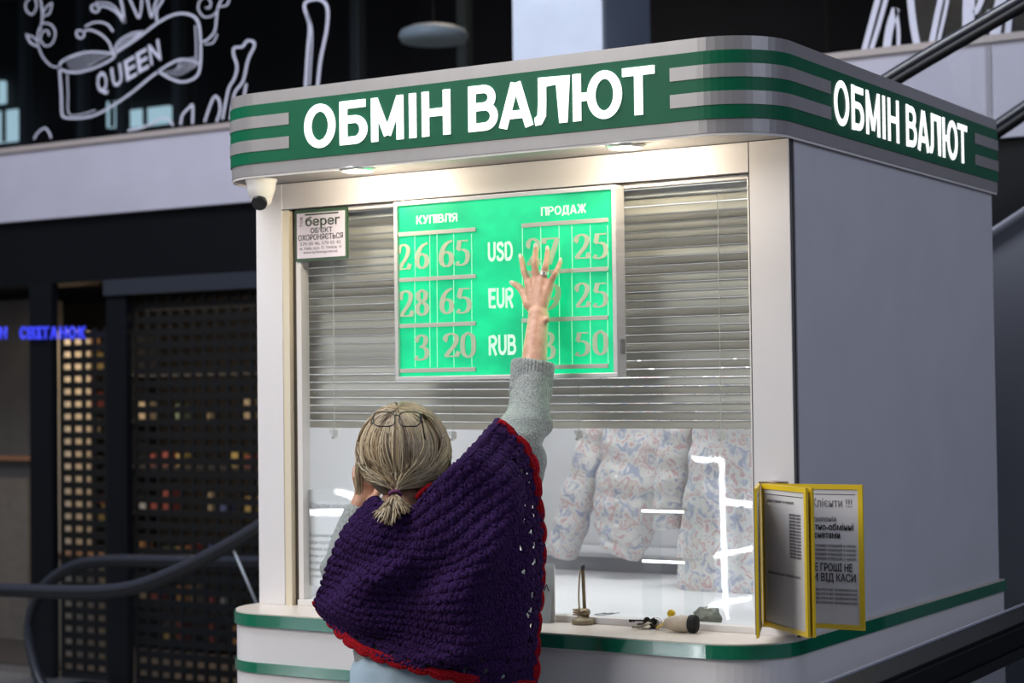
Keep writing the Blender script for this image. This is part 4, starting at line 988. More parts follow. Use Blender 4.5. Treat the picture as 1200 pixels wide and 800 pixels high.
# skin material
msk = bpy.data.materials.new('skin'); msk.use_nodes = True; nt = msk.node_tree; b = nt.nodes['Principled BSDF']
b.inputs['Roughness'].default_value = .48; b.inputs['Subsurface Weight'].default_value = .12; b.inputs['Subsurface Radius'].default_value = (.01, .004, .002)
tc = nt.nodes.new('ShaderNodeTexCoord'); n1 = nt.nodes.new('ShaderNodeTexNoise'); n1.inputs['Scale'].default_value = 45; n1.inputs['Detail'].default_value = 6
cr = nt.nodes.new('ShaderNodeValToRGB'); cr.color_ramp.elements[0].position = .33; cr.color_ramp.elements[0].color = (.48, .235, .15, 1); cr.color_ramp.elements[1].position = .68; cr.color_ramp.elements[1].color = (.64, .37, .25, 1)
bpn = nt.nodes.new('ShaderNodeBump'); bpn.inputs['Strength'].default_value = .25; bpn.inputs['Distance'].default_value = .002
n2 = nt.nodes.new('ShaderNodeTexNoise'); n2.inputs['Scale'].default_value = 160
for a_, c_ in ((tc.outputs['Object'], n1.inputs['Vector']), (n1.outputs[0], cr.inputs[0]), (cr.outputs[0], b.inputs['Base Color']), (tc.outputs['Object'], n2.inputs['Vector']), (n2.outputs[0], bpn.inputs['Height']), (bpn.outputs[0], b.inputs['Normal'])): nt.links.new(a_, c_)
HC = V(473, 534, 4.27)                    # head centre
NK = V(484, 590, 4.235); SR = V(562, 572, 4.22); SL = V(432, 612, 4.28)
ELB = V(619, 496, 4.40); WR = V(631, 370, 4.525)
EL2 = V(398, 668, 4.44); WR2 = V(418, 603, 4.47)
PV = V(503, 850, 4.22); CH = V(492, 660, 4.235); WA = V(497, 760, 4.235)
bm = bmesh.new()
# torso: ellipsoids so it is wider than deep
B3 = Matrix((VR, VF, VU)).transposed()
for c, r in ((V(492, 640, 4.25), (.175, .095, .13)), (CH, (.16, .10, .13)), (WA, (.135, .09, .14)), (PV, (.175, .115, .13)), (V(492, 608, 4.245), (.15, .07, .06))): ell(bm, c, r, B3)
chain(bm, [NK-AZ*.04, NK, HC+VF*.0-AZ*.06], [.062, .054, .056])
chain(bm, [SR, ELB], [.054, .043]); chain(bm, [V(520, 600, 4.235), SR], [.06, .055])
chain(bm, [ELB, ELB.lerp(WR, .35), ELB.lerp(WR, .8), WR], [.040, .034, .028, .0245])
chain(bm, [V(455, 612, 4.25), SL+VF*.02-AZ*.01, EL2], [.05, .042, .040]); chain(bm, [EL2, WR2], [.040, .026])
# legs
for s in (-1, 1):
    h_ = PV+VR*.09*s-AZ*.05; k_ = Vector((h_.x, h_.y, .47))+VF*.02; a_ = Vector((k_.x, k_.y, .085))-VF*.03; 
    chain(bm, [h_, h_.lerp(k_, .5), k_, k_.lerp(a_, .3), a_], [.095, .075, .055, .052, .036])
    chain(bm, [a_-VF*.03-AZ*.045, a_+VF*.12-AZ*.055, a_+VF*.16-AZ*.058], [.036, .032, .022])
# head: skull, jaw, face features (she faces away and looks up)
Fh = (VF*.92+VU*.30).normalized(); Rh = VR; Uh = Rh.cross(Fh).normalized()
H3 = Matrix((Rh, Fh, Uh)).transposed()
def hp(r, f, u): return HC+Rh*r+Fh*f+Uh*u
ell(bm, hp(0, 0, .01), (.076, .094, .10), H3); ell(bm, hp(0, .03, -.045), (.056, .062, .062), H3); ell(bm, hp(0, .068, -.082), (.022, .018, .017), H3)
chain(bm, [hp(0, .093, .02), hp(0, .112, -.02), hp(0, .108, -.028)], [.008, .012, .010]); ell(bm, hp(.011, .103, -.029), (.008, .009, .007), H3); ell(bm, hp(-.011, .103, -.029), (.008, .009, .007), H3)
for s in (-1, 1):
    ell(bm, hp(.038*s, .075, .035), (.026, .014, .008), H3); ell(bm, hp(.045*s, .065, -.025), (.024, .02, .022), H3)
ell(bm, hp(0, .092, -.049), (.021, .010, .006), H3); ell(bm, hp(0, .090, -.060), (.018, .010, .007), H3)
# right hand, palm against the board, fingers spread
yb = -.058
def B(px, py, y): return at(px, py, 1, y)
F = {
 'index': ([(619.5, 330, -.078), (614, 318, -.078), (612.5, 309, -.068), (611, 301.5, -.060)], [.0098, .0088, .0080, .0068]),
 'middle': ([(627.5, 327, -.080), (627, 310, -.082), (627.5, 299, -.070), (628.3, 289.5, -.060)], [.0100, .0092, .0083, .0070]),
 'ring': ([(636, 328, -.080), (639.5, 312, -.082), (641.3, 302, -.070), (642, 292.5, -.060)], [.0098, .0088, .0080, .0067]),
 'pinky': ([(644, 333, -.078), (650.5, 321, -.080), (654.5, 313, -.070), (657, 306, -.060)], [.0092, .0078, .0070, .0060]),
 'thumb': ([(619, 357, -.090), (615, 345, -.078), (609, 336.5, -.068), (602, 332, -.062)], [.0130, .0108, .0095, .0078])}
hand = bm
for k, (P_, R_) in F.items(): chain(hand, [B(*q) for q in P_], R_, 12)
wr = B(631, 369, -.096)
for nm in ('index', 'middle', 'ring', 'pinky'):
    q = B(*F[nm][0][0]); chain(hand, [wr.lerp(q, .12), wr.lerp(q, .6), q], [.017, .0145, .0125], 12)
    # knuckle and tendon
    ell(hand, q+Vector((0, -.004, -.002)), (.0085, .0080, .0095), n=12); chain(hand, [wr.lerp(q, .45)+Vector((0, -.0115, 0)), q+Vector((0, -.009, -.006))], [.0028, .0035], 8)
chain(hand, [B(631, 362, -.088), B(*F['thumb'][0][0])+Vector((.006, 0, -.002))], [.019, .016], 12)
chain(hand, [WR, wr], [.0265, .022], 14); ell(hand, B(641, 374, -.112), (.008, .008, .010), n=12)
ell(hand, B(632, 349, -.080), (.030, .012, .034), n=16)
# left hand raised beside the face
w2 = WR2; pal = V(428, 580, 4.47)
chain(hand, [w2, pal], [.024, .026], 12); ell(hand, pal, (.030, .020, .036), n=16)
for k, (dx, dy) in enumerate(((-6, -24), (1, -27), (8, -26), (14, -21))):
    a_ = V(420+k*6, 572, 4.455+.004*k); m_ = V(420+k*6+dx*.6, 572+dy*.55, 4.44+.004*k); t_ = V(421+k*6+dx*.7, 572+dy, 4.455+.004*k)
    chain(hand, [a_, m_, t_], [.0095, .0088, .0070], 12)
chain(hand, [V(434, 590, 4.45), V(441, 580, 4.43), V(444, 570, 4.435)], [.012, .0105, .008], 12)
body = link('body', remesh(bm, .0034, 5, .5), msk, WM, True)
M_nail = mat('fingernail', (.70, .55, .48), .18, coat=.5)
for nm in ('index', 'middle', 'ring', 'pinky', 'thumb'):
    P_, R_ = F[nm]; a_, t_ = B(*P_[2]), B(*P_[3]); d = (t_-a_).normalized(); bm = bmesh.new()
    nn_ = (Vector((0, -1, 0))-d*d.dot(Vector((0, -1, 0)))).normalized(); s_ = d.cross(nn_)
    M = Matrix.Translation(t_+nn_*(R_[3]*.60)+d*R_[3]*.25) @ Matrix((s_, d, nn_)).transposed().to_4x4() @ Matrix.Diagonal((R_[3]*.78, R_[3]*1.25, R_[3]*.42, 1))
    bmesh.ops.create_uvsphere(bm, u_segments=14, v_segments=10, radius=1, matrix=M); link('fingernail', bm, M_nail, body, True)
for s in (-1, 1):
    bm = bmesh.new(); c = hp(.032*s, .080, .015); bmesh.ops.create_uvsphere(bm, u_segments=16, v_segments=12, radius=.0125, matrix=Matrix.Translation(c)); e = link('eye', bm, mat('eye_white', (.75, .73, .70), .2), body, True)
    bm = bmesh.new(); bmesh.ops.create_uvsphere(bm, u_segments=12, v_segments=8, radius=.006, matrix=Matrix.Translation(c+Fh*.0078)); link('iris', bm, mat('iris_blue', (.08, .14, .2), .15), body, True)
bm = bmesh.new(); ell(bm, hp(0, .100, -.050), (.019, .004, .0045), H3, 12); ell(bm, hp(0, .098, -.059), (.016, .004, .0055), H3, 12); link('lips', bm, mat('lip_pink', (.45, .13, .12), .35), body, True)
# ears (part of the head, built with their rim)
for s in (-1, 1):
    bm = bmesh.new(); c = hp(.080*s, -.004, -.012)
    pts = [c+Uh*(.030*math.cos(a))+Fh*(-.018*math.sin(a)*1.0)+Rh*s*(.006+.004*math.sin(a)) for a in [math.radians(-20+i*16) for i in range(16)]]
    tube(bm, pts, .0042, 8); ell(bm, c-Fh*.004, (.006, .016, .024), H3, 12); ell(bm, c-Uh*.028, (.006, .008, .009), H3, 12)
    link('ear', bm, msk, body, True)

# sweater: torso, right sleeve pushed up at the elbow, left sleeve
msw = bpy.data.materials.new('knit_wool'); msw.use_nodes = True; nt = msw.node_tree; b = nt.nodes['Principled BSDF']
b.inputs['Roughness'].default_value = .9; b.inputs['Sheen Weight'].default_value = .3
tc = nt.nodes.new('ShaderNodeTexCoord'); vo = nt.nodes.new('ShaderNodeTexVoronoi'); vo.inputs['Scale'].default_value = 260; mp = nt.nodes.new('ShaderNodeMapping'); mp.inputs['Scale'].default_value = (1, 1, .55)
cr = nt.nodes.new('ShaderNodeValToRGB'); cr.color_ramp.elements[0].color = (.40, .425, .40, 1); cr.color_ramp.elements[1].color = (.21, .23, .22, 1); cr.color_ramp.elements[1].position = .75
bpn = nt.nodes.new('ShaderNodeBump'); bpn.inputs['Strength'].default_value = .7; bpn.inputs['Distance'].default_value = .003; bpn.invert = True
for a_, c_ in ((tc.outputs['Object'], mp.inputs[0]), (mp.outputs[0], vo.inputs['Vector']), (vo.outputs[0], cr.inputs[0]), (cr.outputs[0], b.inputs['Base Color']), (vo.outputs[0], bpn.inputs['Height']), (bpn.outputs[0], b.inputs['Normal'])): nt.links.new(a_, c_)
bm = bmesh.new()
for c, r in ((V(492, 640, 4.25), (.185, .105, .13)), (CH, (.172, .112, .14)), (WA, (.162, .112, .13)), (V(492, 608, 4.245), (.155, .078, .06))): ell(bm, c, r, B3)
chain(bm, [V(520, 600, 4.235), SR, ELB-VR*.004], [.068, .066, .056]); chain(bm, [V(455, 612, 4.25), SL+VF*.02-AZ*.01, EL2, WR2], [.054, .048, .050, .036])
SLV = [ELB+AZ*.0, V(621, 492, 4.41), V(620, 474, 4.43), V(623, 448, 4.455)]
chain(bm, SLV, [.052, .057, .050, .0455]); ell(bm, V(634, 492, 4.40), (.026, .03, .022)); ell(bm, V(608, 480, 4.41), (.026, .03, .018)); ell(bm, V(637, 478, 4.41), (.018, .025, .012)); ell(bm, V(630, 545, 4.33), (.016, .03, .05))
me = remesh(bm, .006, 8, .5)
NR = [v.normal.copy() for v in me.vertices]
for v, vn in zip(me.vertices, NR):
    p = v.co; f_ = noise.noise(Vector((p.x*7, p.y*7, p.z*34)))*.0055+noise.noise(p*18)*.003
    v.co = p+vn*f_
sw = link('sweater', me, msw, WM, True); sw['label'] = 'pale grey-blue knitted sweater with pushed-up sleeve'
bm = bmesh.new()
for c, r in ((V(500, 790, 4.225), (.176, .122, .10)), (V(503, 820, 4.22), (.192, .132, .12)), (V(505, 855, 4.22), (.205, .142, .08))): ell(bm, c, r, B3)
me = remesh(bm, .008, 6, .5); NR = [v.normal.copy() for v in me.vertices]
for v, vn in zip(me.vertices, NR):
    q = v.co; v.co = q+vn*(.005*noise.noise(Vector((q.x*26, q.y*26, q.z*4))))
link('shirt', me, mat('pale_blue_cotton', (.36, .47, .55), .85, bump=.3, bscale=300), WM, True)['label'] = 'pale blue shirt hem under the shawl'
# ribbed cuff
c0, c1 = V(621, 466, 4.45), V(624.5, 427, 4.475); bm = bmesh.new(); rings = []; ax = (c1-c0).normalized()
sx = (VR-ax*VR.dot(ax)).normalized(); sy = ax.cross(sx)*1.12
for i, (u, r) in enumerate(((-.08, .040), (0, .0475), (.1, .0505), (.3, .050), (.6, .0505), (.9, .052), (1.0, .0515), (1.03, .0495), (1.0, .046), (.7, .042), (.3, .041))):
    rings.append([bm.verts.new(c0.lerp(c1, u)+(sx*math.cos(a)+sy*math.sin(a)*.86)*(r+(.0016*math.cos(a*38) if i < 8 else 0))+ax*(.003*math.sin(a*2+1))) for a in [2*math.pi*k/152 for k in range(152)]])
for A_, B_ in zip(rings, rings[1:]):
    for k in range(152): bm.faces.new((A_[k], A_[(k+1) % 152], B_[(k+1) % 152], B_[k]))
bmesh.ops.recalc_face_normals(bm, faces=bm.faces[:])
link('cuff', bm, msw, sw, True)['label'] = 'ribbed turned-back cuff'
# trousers and shoes (below the frame)
bm = bmesh.new(); ell(bm, PV-AZ*.02, (.185, .125, .12), B3)
for s in (-1, 1):
    h_ = PV+VR*.09*s-AZ*.05; k_ = Vector((h_.x, h_.y, .47))+VF*.02; a_ = Vector((k_.x, k_.y, .12))-VF*.03; chain(bm, [h_, h_.lerp(k_, .5), k_, a_], [.102, .085, .068, .056])
link('trousers', remesh(bm, .01, 4), mat('dark_denim', (.05, .06, .09), .85, var=.2), WM, True)
for s in (-1, 1):
    h_ = PV+VR*.09*s; a_ = Vector((h_.x, h_.y, .05)); bm = bmesh.new(); chain(bm, [a_-VF*.04, a_+VF*.08, a_+VF*.15], [.046, .044, .034])
    me = remesh(bm, .007, 4)
    for v in me.vertices: v.co.z = max(v.co.z, .002)
    link('shoe', me, M_black, WM, True)

# ---- shawl
rows = [
 [(436, 584, 4.20), (452, 596, 4.14), (479, 602, 4.13), (514, 566, 4.13), (548, 534, 4.16), (585, 493, 4.28)],
 [(408, 616, 4.20), (438, 632, 4.10), (482, 640, 4.11), (530, 625, 4.08), (579, 585, 4.15), (621, 532, 4.28)],
 [(391, 650, 4.23), (428, 668, 4.10), (484, 678, 4.09), (540, 668, 4.065), (588, 640, 4.13), (632, 592, 4.27)],
 [(379, 682, 4.27), (424, 703, 4.13), (484, 714, 4.085), (545, 712, 4.065), (591, 695, 4.13), (635, 655, 4.26)],
 [(372, 704, 4.32), (424, 732, 4.14), (486, 747, 4.09), (548, 756, 4.07), (592, 750, 4.13), (630, 722, 4.25)],
 [(376, 714, 4.345), (414, 755, 4.19), (468, 777, 4.10), (524, 791, 4.08), (578, 801, 4.14), (626, 803, 4.24)]]
R3 = [[V(*q) for q in r] for r in rows]
def patch(R3, nu, nv):
    rr = [catmull(r, nu) for r in R3]
    cols = [catmull([r[i] for r in rr], nv) for i in range(len(rr[0]))]
    return [[cols[i][j] for i in range(len(cols))] for j in range(len(cols[0]))]
NU, NV = 56, 56
G = patch(R3, NU, NV); ni, nj = len(G[0]), len(G)
def nrm(j, i):
    a = G[j][min(i+1, ni-1)]-G[j][max(i-1, 0)]; b_ = G[min(j+1, nj-1)][i]-G[max(j-1, 0)][i]
    n_ = a.cross(b_).normalized(); return n_ if n_.dot(CF) < 0 else -n_
def shell(u, v):
    """crochet fans: offset scales with radial ribs; returns height 0..1"""
    su, sv = 19., 18.
    y = v*sv; r_ = math.floor(y); fy = y-r_; x = u*su+(.5 if r_ % 2 else 0); fx = x-math.floor(x)-.5
    ang = math.atan2(fx, fy+.15); rad = math.hypot(fx*1.1, fy)
    return .45*max(0, 1-abs(rad-.75)*2.4)+.42*(.5+.5*math.cos(ang*16))*min(1, rad*2)+.10*fy
holes = []
random.seed(21)
hol = set()
def hole(u, v, du, dv):
    for j in range(nj-1):
        vv = j/(nj-1)
        if abs(vv-v) > dv: continue
        for i in range(ni-1):
            uu = i/(ni-1)
            if abs(uu-u)/du+abs(vv-v)/dv < 1: hol.add((j, i))
for k in range(14): hole(.935+random.uniform(-.015, .012), .16+k*.058, .010, .016)
for k in range(7): hole(.90+random.uniform(-.01, .01), .30+k*.09, .007, .013)
for k in range(12): hole(.05+k*.076, .945+random.uniform(-.008, .008), .013, .018)
for k in range(26): hole(.962, .12+k*.032, .0042, .007)
for k in range(9): hole(.09+k*.09, .895+random.uniform(-.01, .01), .011, .012)
for k in range(6): hole(.14+k*.10, .83+random.uniform(-.01, .01), .008, .010)
for k in range(10): hole(random.uniform(.05, .4), random.uniform(.4, .8), .005, .008)
bm = bmesh.new(); vg = []
cl = bm.verts.layers.float_color.new('wool')
for j in range(nj):
    row = []
    v = j/(nj-1)
    for i in range(ni):
        u = i/(ni-1); p = G[j][i]
        e = min(1, u*10, (1-u)*10)*min(1, (1-v)*8+.2)
        fold = .017*math.sin((u*1.0+v*.55)*15+2*noise.noise(Vector((u*3, v*3, 1))))*min(1, v*2.0+.25)+.010*noise.noise(Vector((u*7, v*4, 3)))
        fold += .012*math.sin(u*26-v*9)*max(0, 1-v*1.7)*max(0, (u-.45)*2)
        h_ = shell(u+.02*noise.noise(Vector((u*6, v*6, 7))), v+.02*noise.noise(Vector((u*5, v*5, 9))))
        q = p+nrm(j, i)*(fold*e+.0085*h_+.003*noise.noise(p*160))
        w_ = bm.verts.new(q); c = .45+.75*h_+.35*noise.noise(p*60); w_[cl] = (c, c, c, 1); row.append(w_)
    vg.append(row)
for j in range(nj-1):
    for i in range(ni-1):
        if (j, i) not in hol: bm.faces.new((vg[j][i], vg[j][i+1], vg[j+1][i+1], vg[j+1][i]))
bmesh.ops.delete(bm, geom=[v for v in bm.verts if not v.link_faces], context='VERTS')
def wool(name, c0_, c1_, sc=420):
    m = bpy.data.materials.new(name); m.use_nodes = True; nt = m.node_tree; b = nt.nodes['Principled BSDF']
    b.inputs['Roughness'].default_value = .95; b.inputs['Specular IOR Level'].default_value = .12; b.inputs['Sheen Weight'].default_value = .12; b.inputs['Sheen Tint'].default_value = (*c1_, 1)
    tc = nt.nodes.new('ShaderNodeTexCoord'); n1 = nt.nodes.new('ShaderNodeTexNoise'); n1.inputs['Scale'].default_value = sc; n1.inputs['Detail'].default_value = 3
    cr = nt.nodes.new('ShaderNodeValToRGB'); cr.color_ramp.elements[0].position = .35; cr.color_ramp.elements[0].color = (*c0_, 1); cr.color_ramp.elements[1].position = .7; cr.color_ramp.elements[1].color = (*c1_, 1)
    bpn = nt.nodes.new('ShaderNodeBump'); bpn.inputs['Strength'].default_value = .8; bpn.inputs['Distance'].default_value = .003
    for a_, c_ in ((tc.outputs['Object'], n1.inputs['Vector']), (n1.outputs[0], cr.inputs[0]), (cr.outputs[0], b.inputs['Base Color']), (n1.outputs[0], bpn.inputs['Height']), (bpn.outputs[0], b.inputs['Normal'])): nt.links.new(a_, c_)
    return m
M_purple = wool('purple_yarn', (.009, .004, .020), (.052, .017, .098), 300)
M_red = wool('red_yarn', (.20, .004, .008), (.46, .012, .022), 300)
shw = link('shawl', bm, M_purple, WM, True); shw['label'] = 'dark purple crochet shawl with openwork fans'
sm = shw.modifiers.new('thickness', 'SOLIDIFY'); sm.thickness = .004; sm.offset = -1
# front side of the shawl, over chest and left arm
fr = [[(q[0]*.985+500*.015 if True else 0, q[1]+ (14 if j == 0 else 0), 4.345+.12*math.sin(math.pi*(i+.0)/5)*(1 if j else .35)) for i, q in enumerate(r)] for j, r in enumerate(rows)]
for j, r in enumerate(fr):
    r[0] = (rows[j][0][0]+1, rows[j][0][1]+2, rows[j][0][2]+.02); r[-1] = (rows[j][-1][0]-(26 if j else 45), rows[j][-1][1]+(2 if j else 45), rows[j][-1][2]+.06) if not j else (rows[j][-1][0]-26, rows[j][-1][1]+2, rows[j][-1][2]+.06); r[-2] = (min(r[-2][0], r[-1][0]-14), r[-2][1], r[-2][2])
Gf = patch([[V(*q) for q in r] for r in fr], 12, 12)
bm = bmesh.new(); vg = [[bm.verts.new(p+CF*.006*math.sin(i*.9)) for i, p in enumerate(r)] for r in Gf]
for a_, b_ in zip(vg, vg[1:]):
    for i in range(len(a_)-1): bm.faces.new((a_[i], a_[i+1], b_[i+1], b_[i]))
fs = link('shawl_front', bm, M_purple, WM, True); sm = fs.modifiers.new('thickness', 'SOLIDIFY'); sm.thickness = .004
# red scalloped border along right edge and hem
edge = [G[j][ni-1] for j in range(0, nj, 2)]+[G[nj-1][i] for i in range(ni-1, -1, -2)]+[G[j][0] for j in range(nj-1, int(nj*.80), -2)]
ins = [G[j][int(ni*.965)] for j in range(0, nj, 2)]+[G[int(nj*.965)][i] for i in range(ni-1, -1, -2)]+[G[j][int(ni*.03)] for j in range(nj-1, int(nj*.80), -2)]
bm = bmesh.new(); L_ = 0; prev = None; rows_ = []
for k, (p, q) in enumerate(zip(edge, ins)):
    if prev is not None: L_ += (p-prev).length
    prev = p
    t = (edge[min(k+1, len(edge)-1)]-edge[max(k-1, 0)]).normalized()
    o_ = (t.cross(CF)).normalized()
    if o_.dot(p-R3[3][3]) < 0: o_ = -o_
    sc_ = abs(math.sin(L_*math.pi/.052))**.6
    a_ = p-o_*.013; e_ = p+o_*(.003+.008*sc_)
    row = []
    for s in range(9):
        u = s/8; bump = .0045*math.sin(math.pi*u)+.0022*math.sin(u*18+L_*40)+.0016*math.sin(L_*900/ (1+u))
        row.append(bm.verts.new(a_.lerp(e_, u)-CF*(.010+bump)+CF*.004*u))
    rows_.append(row)
for A_, B_ in zip(rows_, rows_[1:]):
    for s in range(8): bm.faces.new((A_[s], A_[s+1], B_[s+1], B_[s]))
bd = link('shawl_border', bm, M_red, WM, True); bd['label'] = 'red scalloped crochet border'; sm = bd.modifiers.new('thickness', 'SOLIDIFY'); sm.thickness = .005; sm.offset = 0
# top edge and neck of the shawl: rolled rim, red patch at nape
tb('neck_roll', [G[0][i]+CF*.012-AZ*.006+AZ*.004*math.sin(i*.9) for i in range(0, ni, 4)], .014, M_purple, WM, 10)
tb('neck_border', catmull([V(488, 584, 4.17), V(496, 575, 4.172), V(506, 568, 4.178)], 8), .007, M_red, WM, 10)['label'] = 'red knitted edge at the nape'

# ---- hair
mh = bpy.data.materials.new('hair'); mh.use_nodes = True; nt = mh.node_tree; b = nt.nodes['Principled BSDF']; b.inputs['Roughness'].default_value = .38; b.inputs['Specular IOR Level'].default_value = .5
at_ = nt.nodes.new('ShaderNodeAttribute'); at_.attribute_name = 'strand'; nt.links.new(at_.outputs['Color'], b.inputs['Base Color'])
TIE = V(463, 579, 4.155)
hc = V(473, 531, 4.262); hr = Vector((.104, .110, .113))       # right, forward, up radii of the hair volume
bR, bF, bU = VR, VF, VU
def hs(d, k=1.0):
    return hc+bR*(d.x*hr.x*k)+bF*(d.y*hr.y*k)+bU*(d.z*hr.z*k)
pole = Vector((-.10, -.42, .82)).normalized()
tied = Vector((-.10, -.88, -.42)).normalized()
bm = bmesh.new(); cl = bm.verts.layers.float_color.new('strand')
def strand(P, r, col, n=3):
    N = len(P); rings = []
    for i, p in enumerate(P):
        t = (P[min(i+1, N-1)]-P[max(i-1, 0)]).normalized(); x = t.orthogonal().normalized(); y = t.cross(x)
        f_ = min(1, (i+.6)/2.5)*min(1, (N-i)/2.5)
        ring = []
        for k in range(n):
            v = bm.verts.new(p+(x*math.cos(2*math.pi*k/n)+y*math.sin(2*math.pi*k/n))*r*f_); v[cl] = (*col, 1); ring.append(v)
        rings.append(ring)
    for A_, B_ in zip(rings, rings[1:]):
        for k in range(n): bm.faces.new((A_[k], A_[(k+1) % n], B_[(k+1) % n], B_[k]))
PAL = [(.36, .26, .145), (.26, .18, .10), (.50, .40, .25), (.17, .115, .065), (.40, .29, .16), (.085, .058, .035), (.62, .53, .37)]
random.seed(5)
E1 = pole.cross(Vector((1, 0, 0))).normalized()      # tangent frame at the pole
E2 = pole.cross(E1).normalized()
for s in range(2600):
    ph = random.uniform(0, 2*math.pi)
    d0 = (pole+(E1*math.cos(ph)+E2*math.sin(ph))*random.uniform(.02, .16)).normalized()
    dirv = (E1*math.cos(ph)+E2*math.sin(ph))
    back = dirv.dot((tied-pole*tied.dot(pole)).normalized())     # 1 = straight to the tie, -1 = forward
    lay = random.uniform(.965, 1.035)
    P = []
    wob = random.uniform(-1, 1); n_ = 15
    # mid point: side of the head
    reach = random.uniform(1.0, 1.5) if back > -.35 else random.uniform(.9, 1.5)
    mid = (pole*math.cos(reach)+dirv*math.sin(reach)).normalized()
    side = 1 if mid.x > 0 else -1
    if back < -.35 or (mid.z > .1 and back < .0):        # swept sideways over crown then down the side
        low = Vector((side*random.uniform(.85, 1.0), random.uniform(-.25, .35), random.uniform(-.55, -.1))).normalized()
    else:
        low = (mid*.6+tied*.6+Vector((0, 0, -.25*random.random()))).normalized()
    full = random.random() < .86
    for i in range(n_):
        t = i/(n_-1)
        a = d0.lerp(mid, t); b_ = mid.lerp(low, t); c = low.lerp(tied, t)
        q = (a*(1-t)**2*1.0+b_*2*t*(1-t)+c*t*t).normalized()
        kk = lay+.02*math.sin(t*math.pi)*wob*.6+.030*noise.noise(Vector((ph*2.5, t*2.5, 1)))+(.03*random.random()*t if s % 9 == 0 else 0)
        q = (q+Vector((noise.noise(Vector((ph*2, t*2, 5))), 0, noise.noise(Vector((ph*2, t*2, 9)))))*.11*math.sin(t*math.pi)).normalized()
        p = hs(q, kk)
        if full and t > .8:
            p = p.lerp(TIE+Vector((random.uniform(-1, 1), random.uniform(-1, 1), random.uniform(-1, 1)))*.004, ((t-.8)/.2)**1.3)
        P.append(p)
    cmix = noise.noise(Vector((ph*2.2, reach, 0)))
    c = PAL[min(6, max(0, int(3.2+cmix*5+random.gauss(0, 1.7))))]
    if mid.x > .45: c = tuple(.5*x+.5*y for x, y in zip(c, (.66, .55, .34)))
    k = random.uniform(.8, 1.15); strand(P, random.uniform(.0011, .0019), tuple(x*k for x in c))
# loose locks at the left and right
for s in range(70):
    sd = -1 if s % 3 else 1; x0_ = random.uniform(.88, 1.02)*sd; y0_ = random.uniform(-.35, .25)
    P = [hs(Vector((x0_*(1-.28*max(0, .6-t)**1.2*1.5)*(1+.03*random.random()), y0_, .55-1.35*t)), 1.02) for t in [i/9 for i in range(10)]]
    c = random.choice(PAL[:5]); strand(P, .0011, c)
# ponytail
tdir = [V(x, y, d)-TIE for x, y, d in ((439, 603, 4.12), (447, 610, 4.11), (455, 613, 4.105), (463, 609, 4.105), (472, 602, 4.11), (480, 597, 4.125))]
for s in range(420):
    a_ = random.random()*5; i = min(4, int(a_)); e = tdir[i].lerp(tdir[i+1], a_-i)*random.uniform(.8, 1.06)+CF*random.uniform(-.012, .02)
    bul = Vector((random.uniform(-1, 1), random.uniform(-1, 1), random.uniform(-1, 1)))*.005
    P = catmull([TIE+bul*.5, TIE+e*.35+bul-CF*.010, TIE+e*.72+bul-CF*.006, TIE+e+bul*1.5+VR*.004*math.sin(s)], 3)
    c = random.choice(PAL[:5]+[PAL[2], PAL[6]]); strand(P, random.uniform(.0011, .0017), c)
hair = link('hair', bm, mh, WM, True); hair['label'] = 'streaked blonde hair gathered in a short low ponytail'
bm = bmesh.new(); M3 = Matrix((bR, bF, bU)).transposed(); ell(bm, hc, tuple(hr*.955), M3, 32)
for v in bm.verts:
    q = v.co-hc
    if q.dot(bF) > .045 and q.dot(bU) < .03: v.co -= bF*(q.dot(bF)-.045)*.95
link('hair_cap', bm, mat('hair_under', (.20, .135, .07), .6, var=.3, vscale=90, stretch=(1, 1, .15)), hair, True)
bm = bmesh.new(); tube(bm, [TIE+(VR*math.cos(a)+(VU*.8-CF*.6)*math.sin(a)*.8)*.0115 for a in [2*math.pi*i/24 for i in range(24)]], .0045, 8, True); link('hair_tie', bm, mat('plum_elastic', (.14, .03, .10), .8, bump=.5), hair, True)

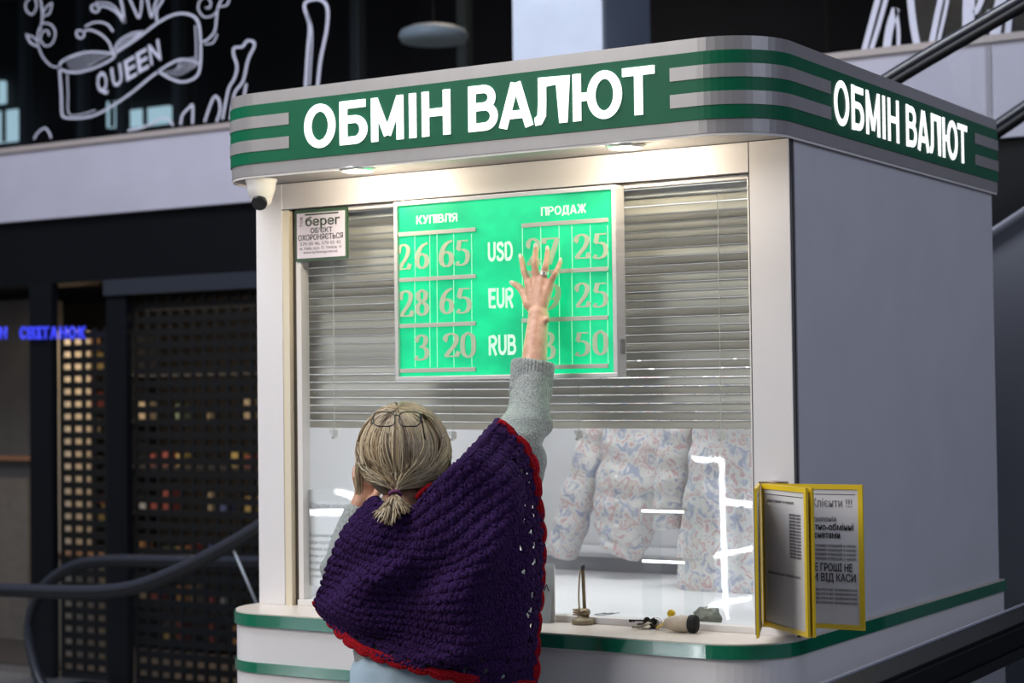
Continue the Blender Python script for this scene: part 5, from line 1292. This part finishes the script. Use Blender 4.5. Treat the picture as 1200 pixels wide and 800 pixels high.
# ---- things worn: glasses and rings
EG = thing('eyeglasses', 'thin black-rimmed eyeglasses pushed up on top of the blonde hair', 'glasses', V(465, 488, 4.2))
M_wire = mat('black_wire', (.01, .01, .012), .3)
def lens_loop(cx, cy, d, w_, h_):
    return [V(cx+w_*math.copysign(abs(math.cos(a))**.6, math.cos(a)), cy-h_*math.copysign(abs(math.sin(a))**.6, math.sin(a)), d+.012*math.sin(a)) for a in [2*math.pi*i/28 for i in range(28)]]
for cx, dd in ((450, 4.138), (480, 4.133)):
    tb('lens_rim', lens_loop(cx, 491, dd, 12.5, 8.5), .0015, M_wire, EG, 6, True)
    bm = bmesh.new(); bm.faces.new([bm.verts.new(q) for q in lens_loop(cx, 492, dd, 12, 8)]); bmesh.ops.solidify(bm, geom=bm.faces[:], thickness=.001); link('lens', bm, glass_mat('lens_glass_%d' % cx, (.96, .96, .97), 1.2), EG)
tb('bridge', catmull([V(462, 488, 4.147), V(465, 486, 4.14), V(468, 488, 4.146)], 5), .0012, M_wire, EG, 6)
tb('temple', catmull([V(437.5, 487, 4.15), V(435, 494, 4.20), V(432, 503, 4.27)], 6), .0013, M_wire, EG, 6)
tb('temple', catmull([V(492.5, 484, 4.146), V(495, 496, 4.15), V(497.5, 512, 4.165), V(499, 520, 4.18)], 6), .0015, M_wire, EG, 6)
a_, t_ = B(*F['ring'][0][0]), B(*F['ring'][0][1]); d = (t_-a_).normalized(); x = d.orthogonal().normalized(); y = d.cross(x)
for k, u in enumerate((.42, .52, .62)):
    c = a_.lerp(t_, u); rr_ = .0105-.0005*k
    o = tb('finger_ring', [c+(x*math.cos(q)+y*math.sin(q))*rr_ for q in [2*math.pi*i/24 for i in range(24)]], .0011 if k != 1 else .0014, mat('ring_silver', (0, 0, 0)), None, 8, True)
    tag(o, 'silver ring on her raised ring finger, %s of three' % ('lowest', 'middle', 'uppermost')[k], 'ring', 'three rings on the raised hand')
# small earring
bm = bmesh.new(); bmesh.ops.create_icosphere(bm, subdivisions=2, radius=.004, matrix=Matrix.Translation(hp(-.088, -.004, -.046)))
tag(link('earring', bm, mat('gold', (.7, .5, .2), .25, metal=1), None, True), 'tiny gold stud earring at her left ear', 'earring')
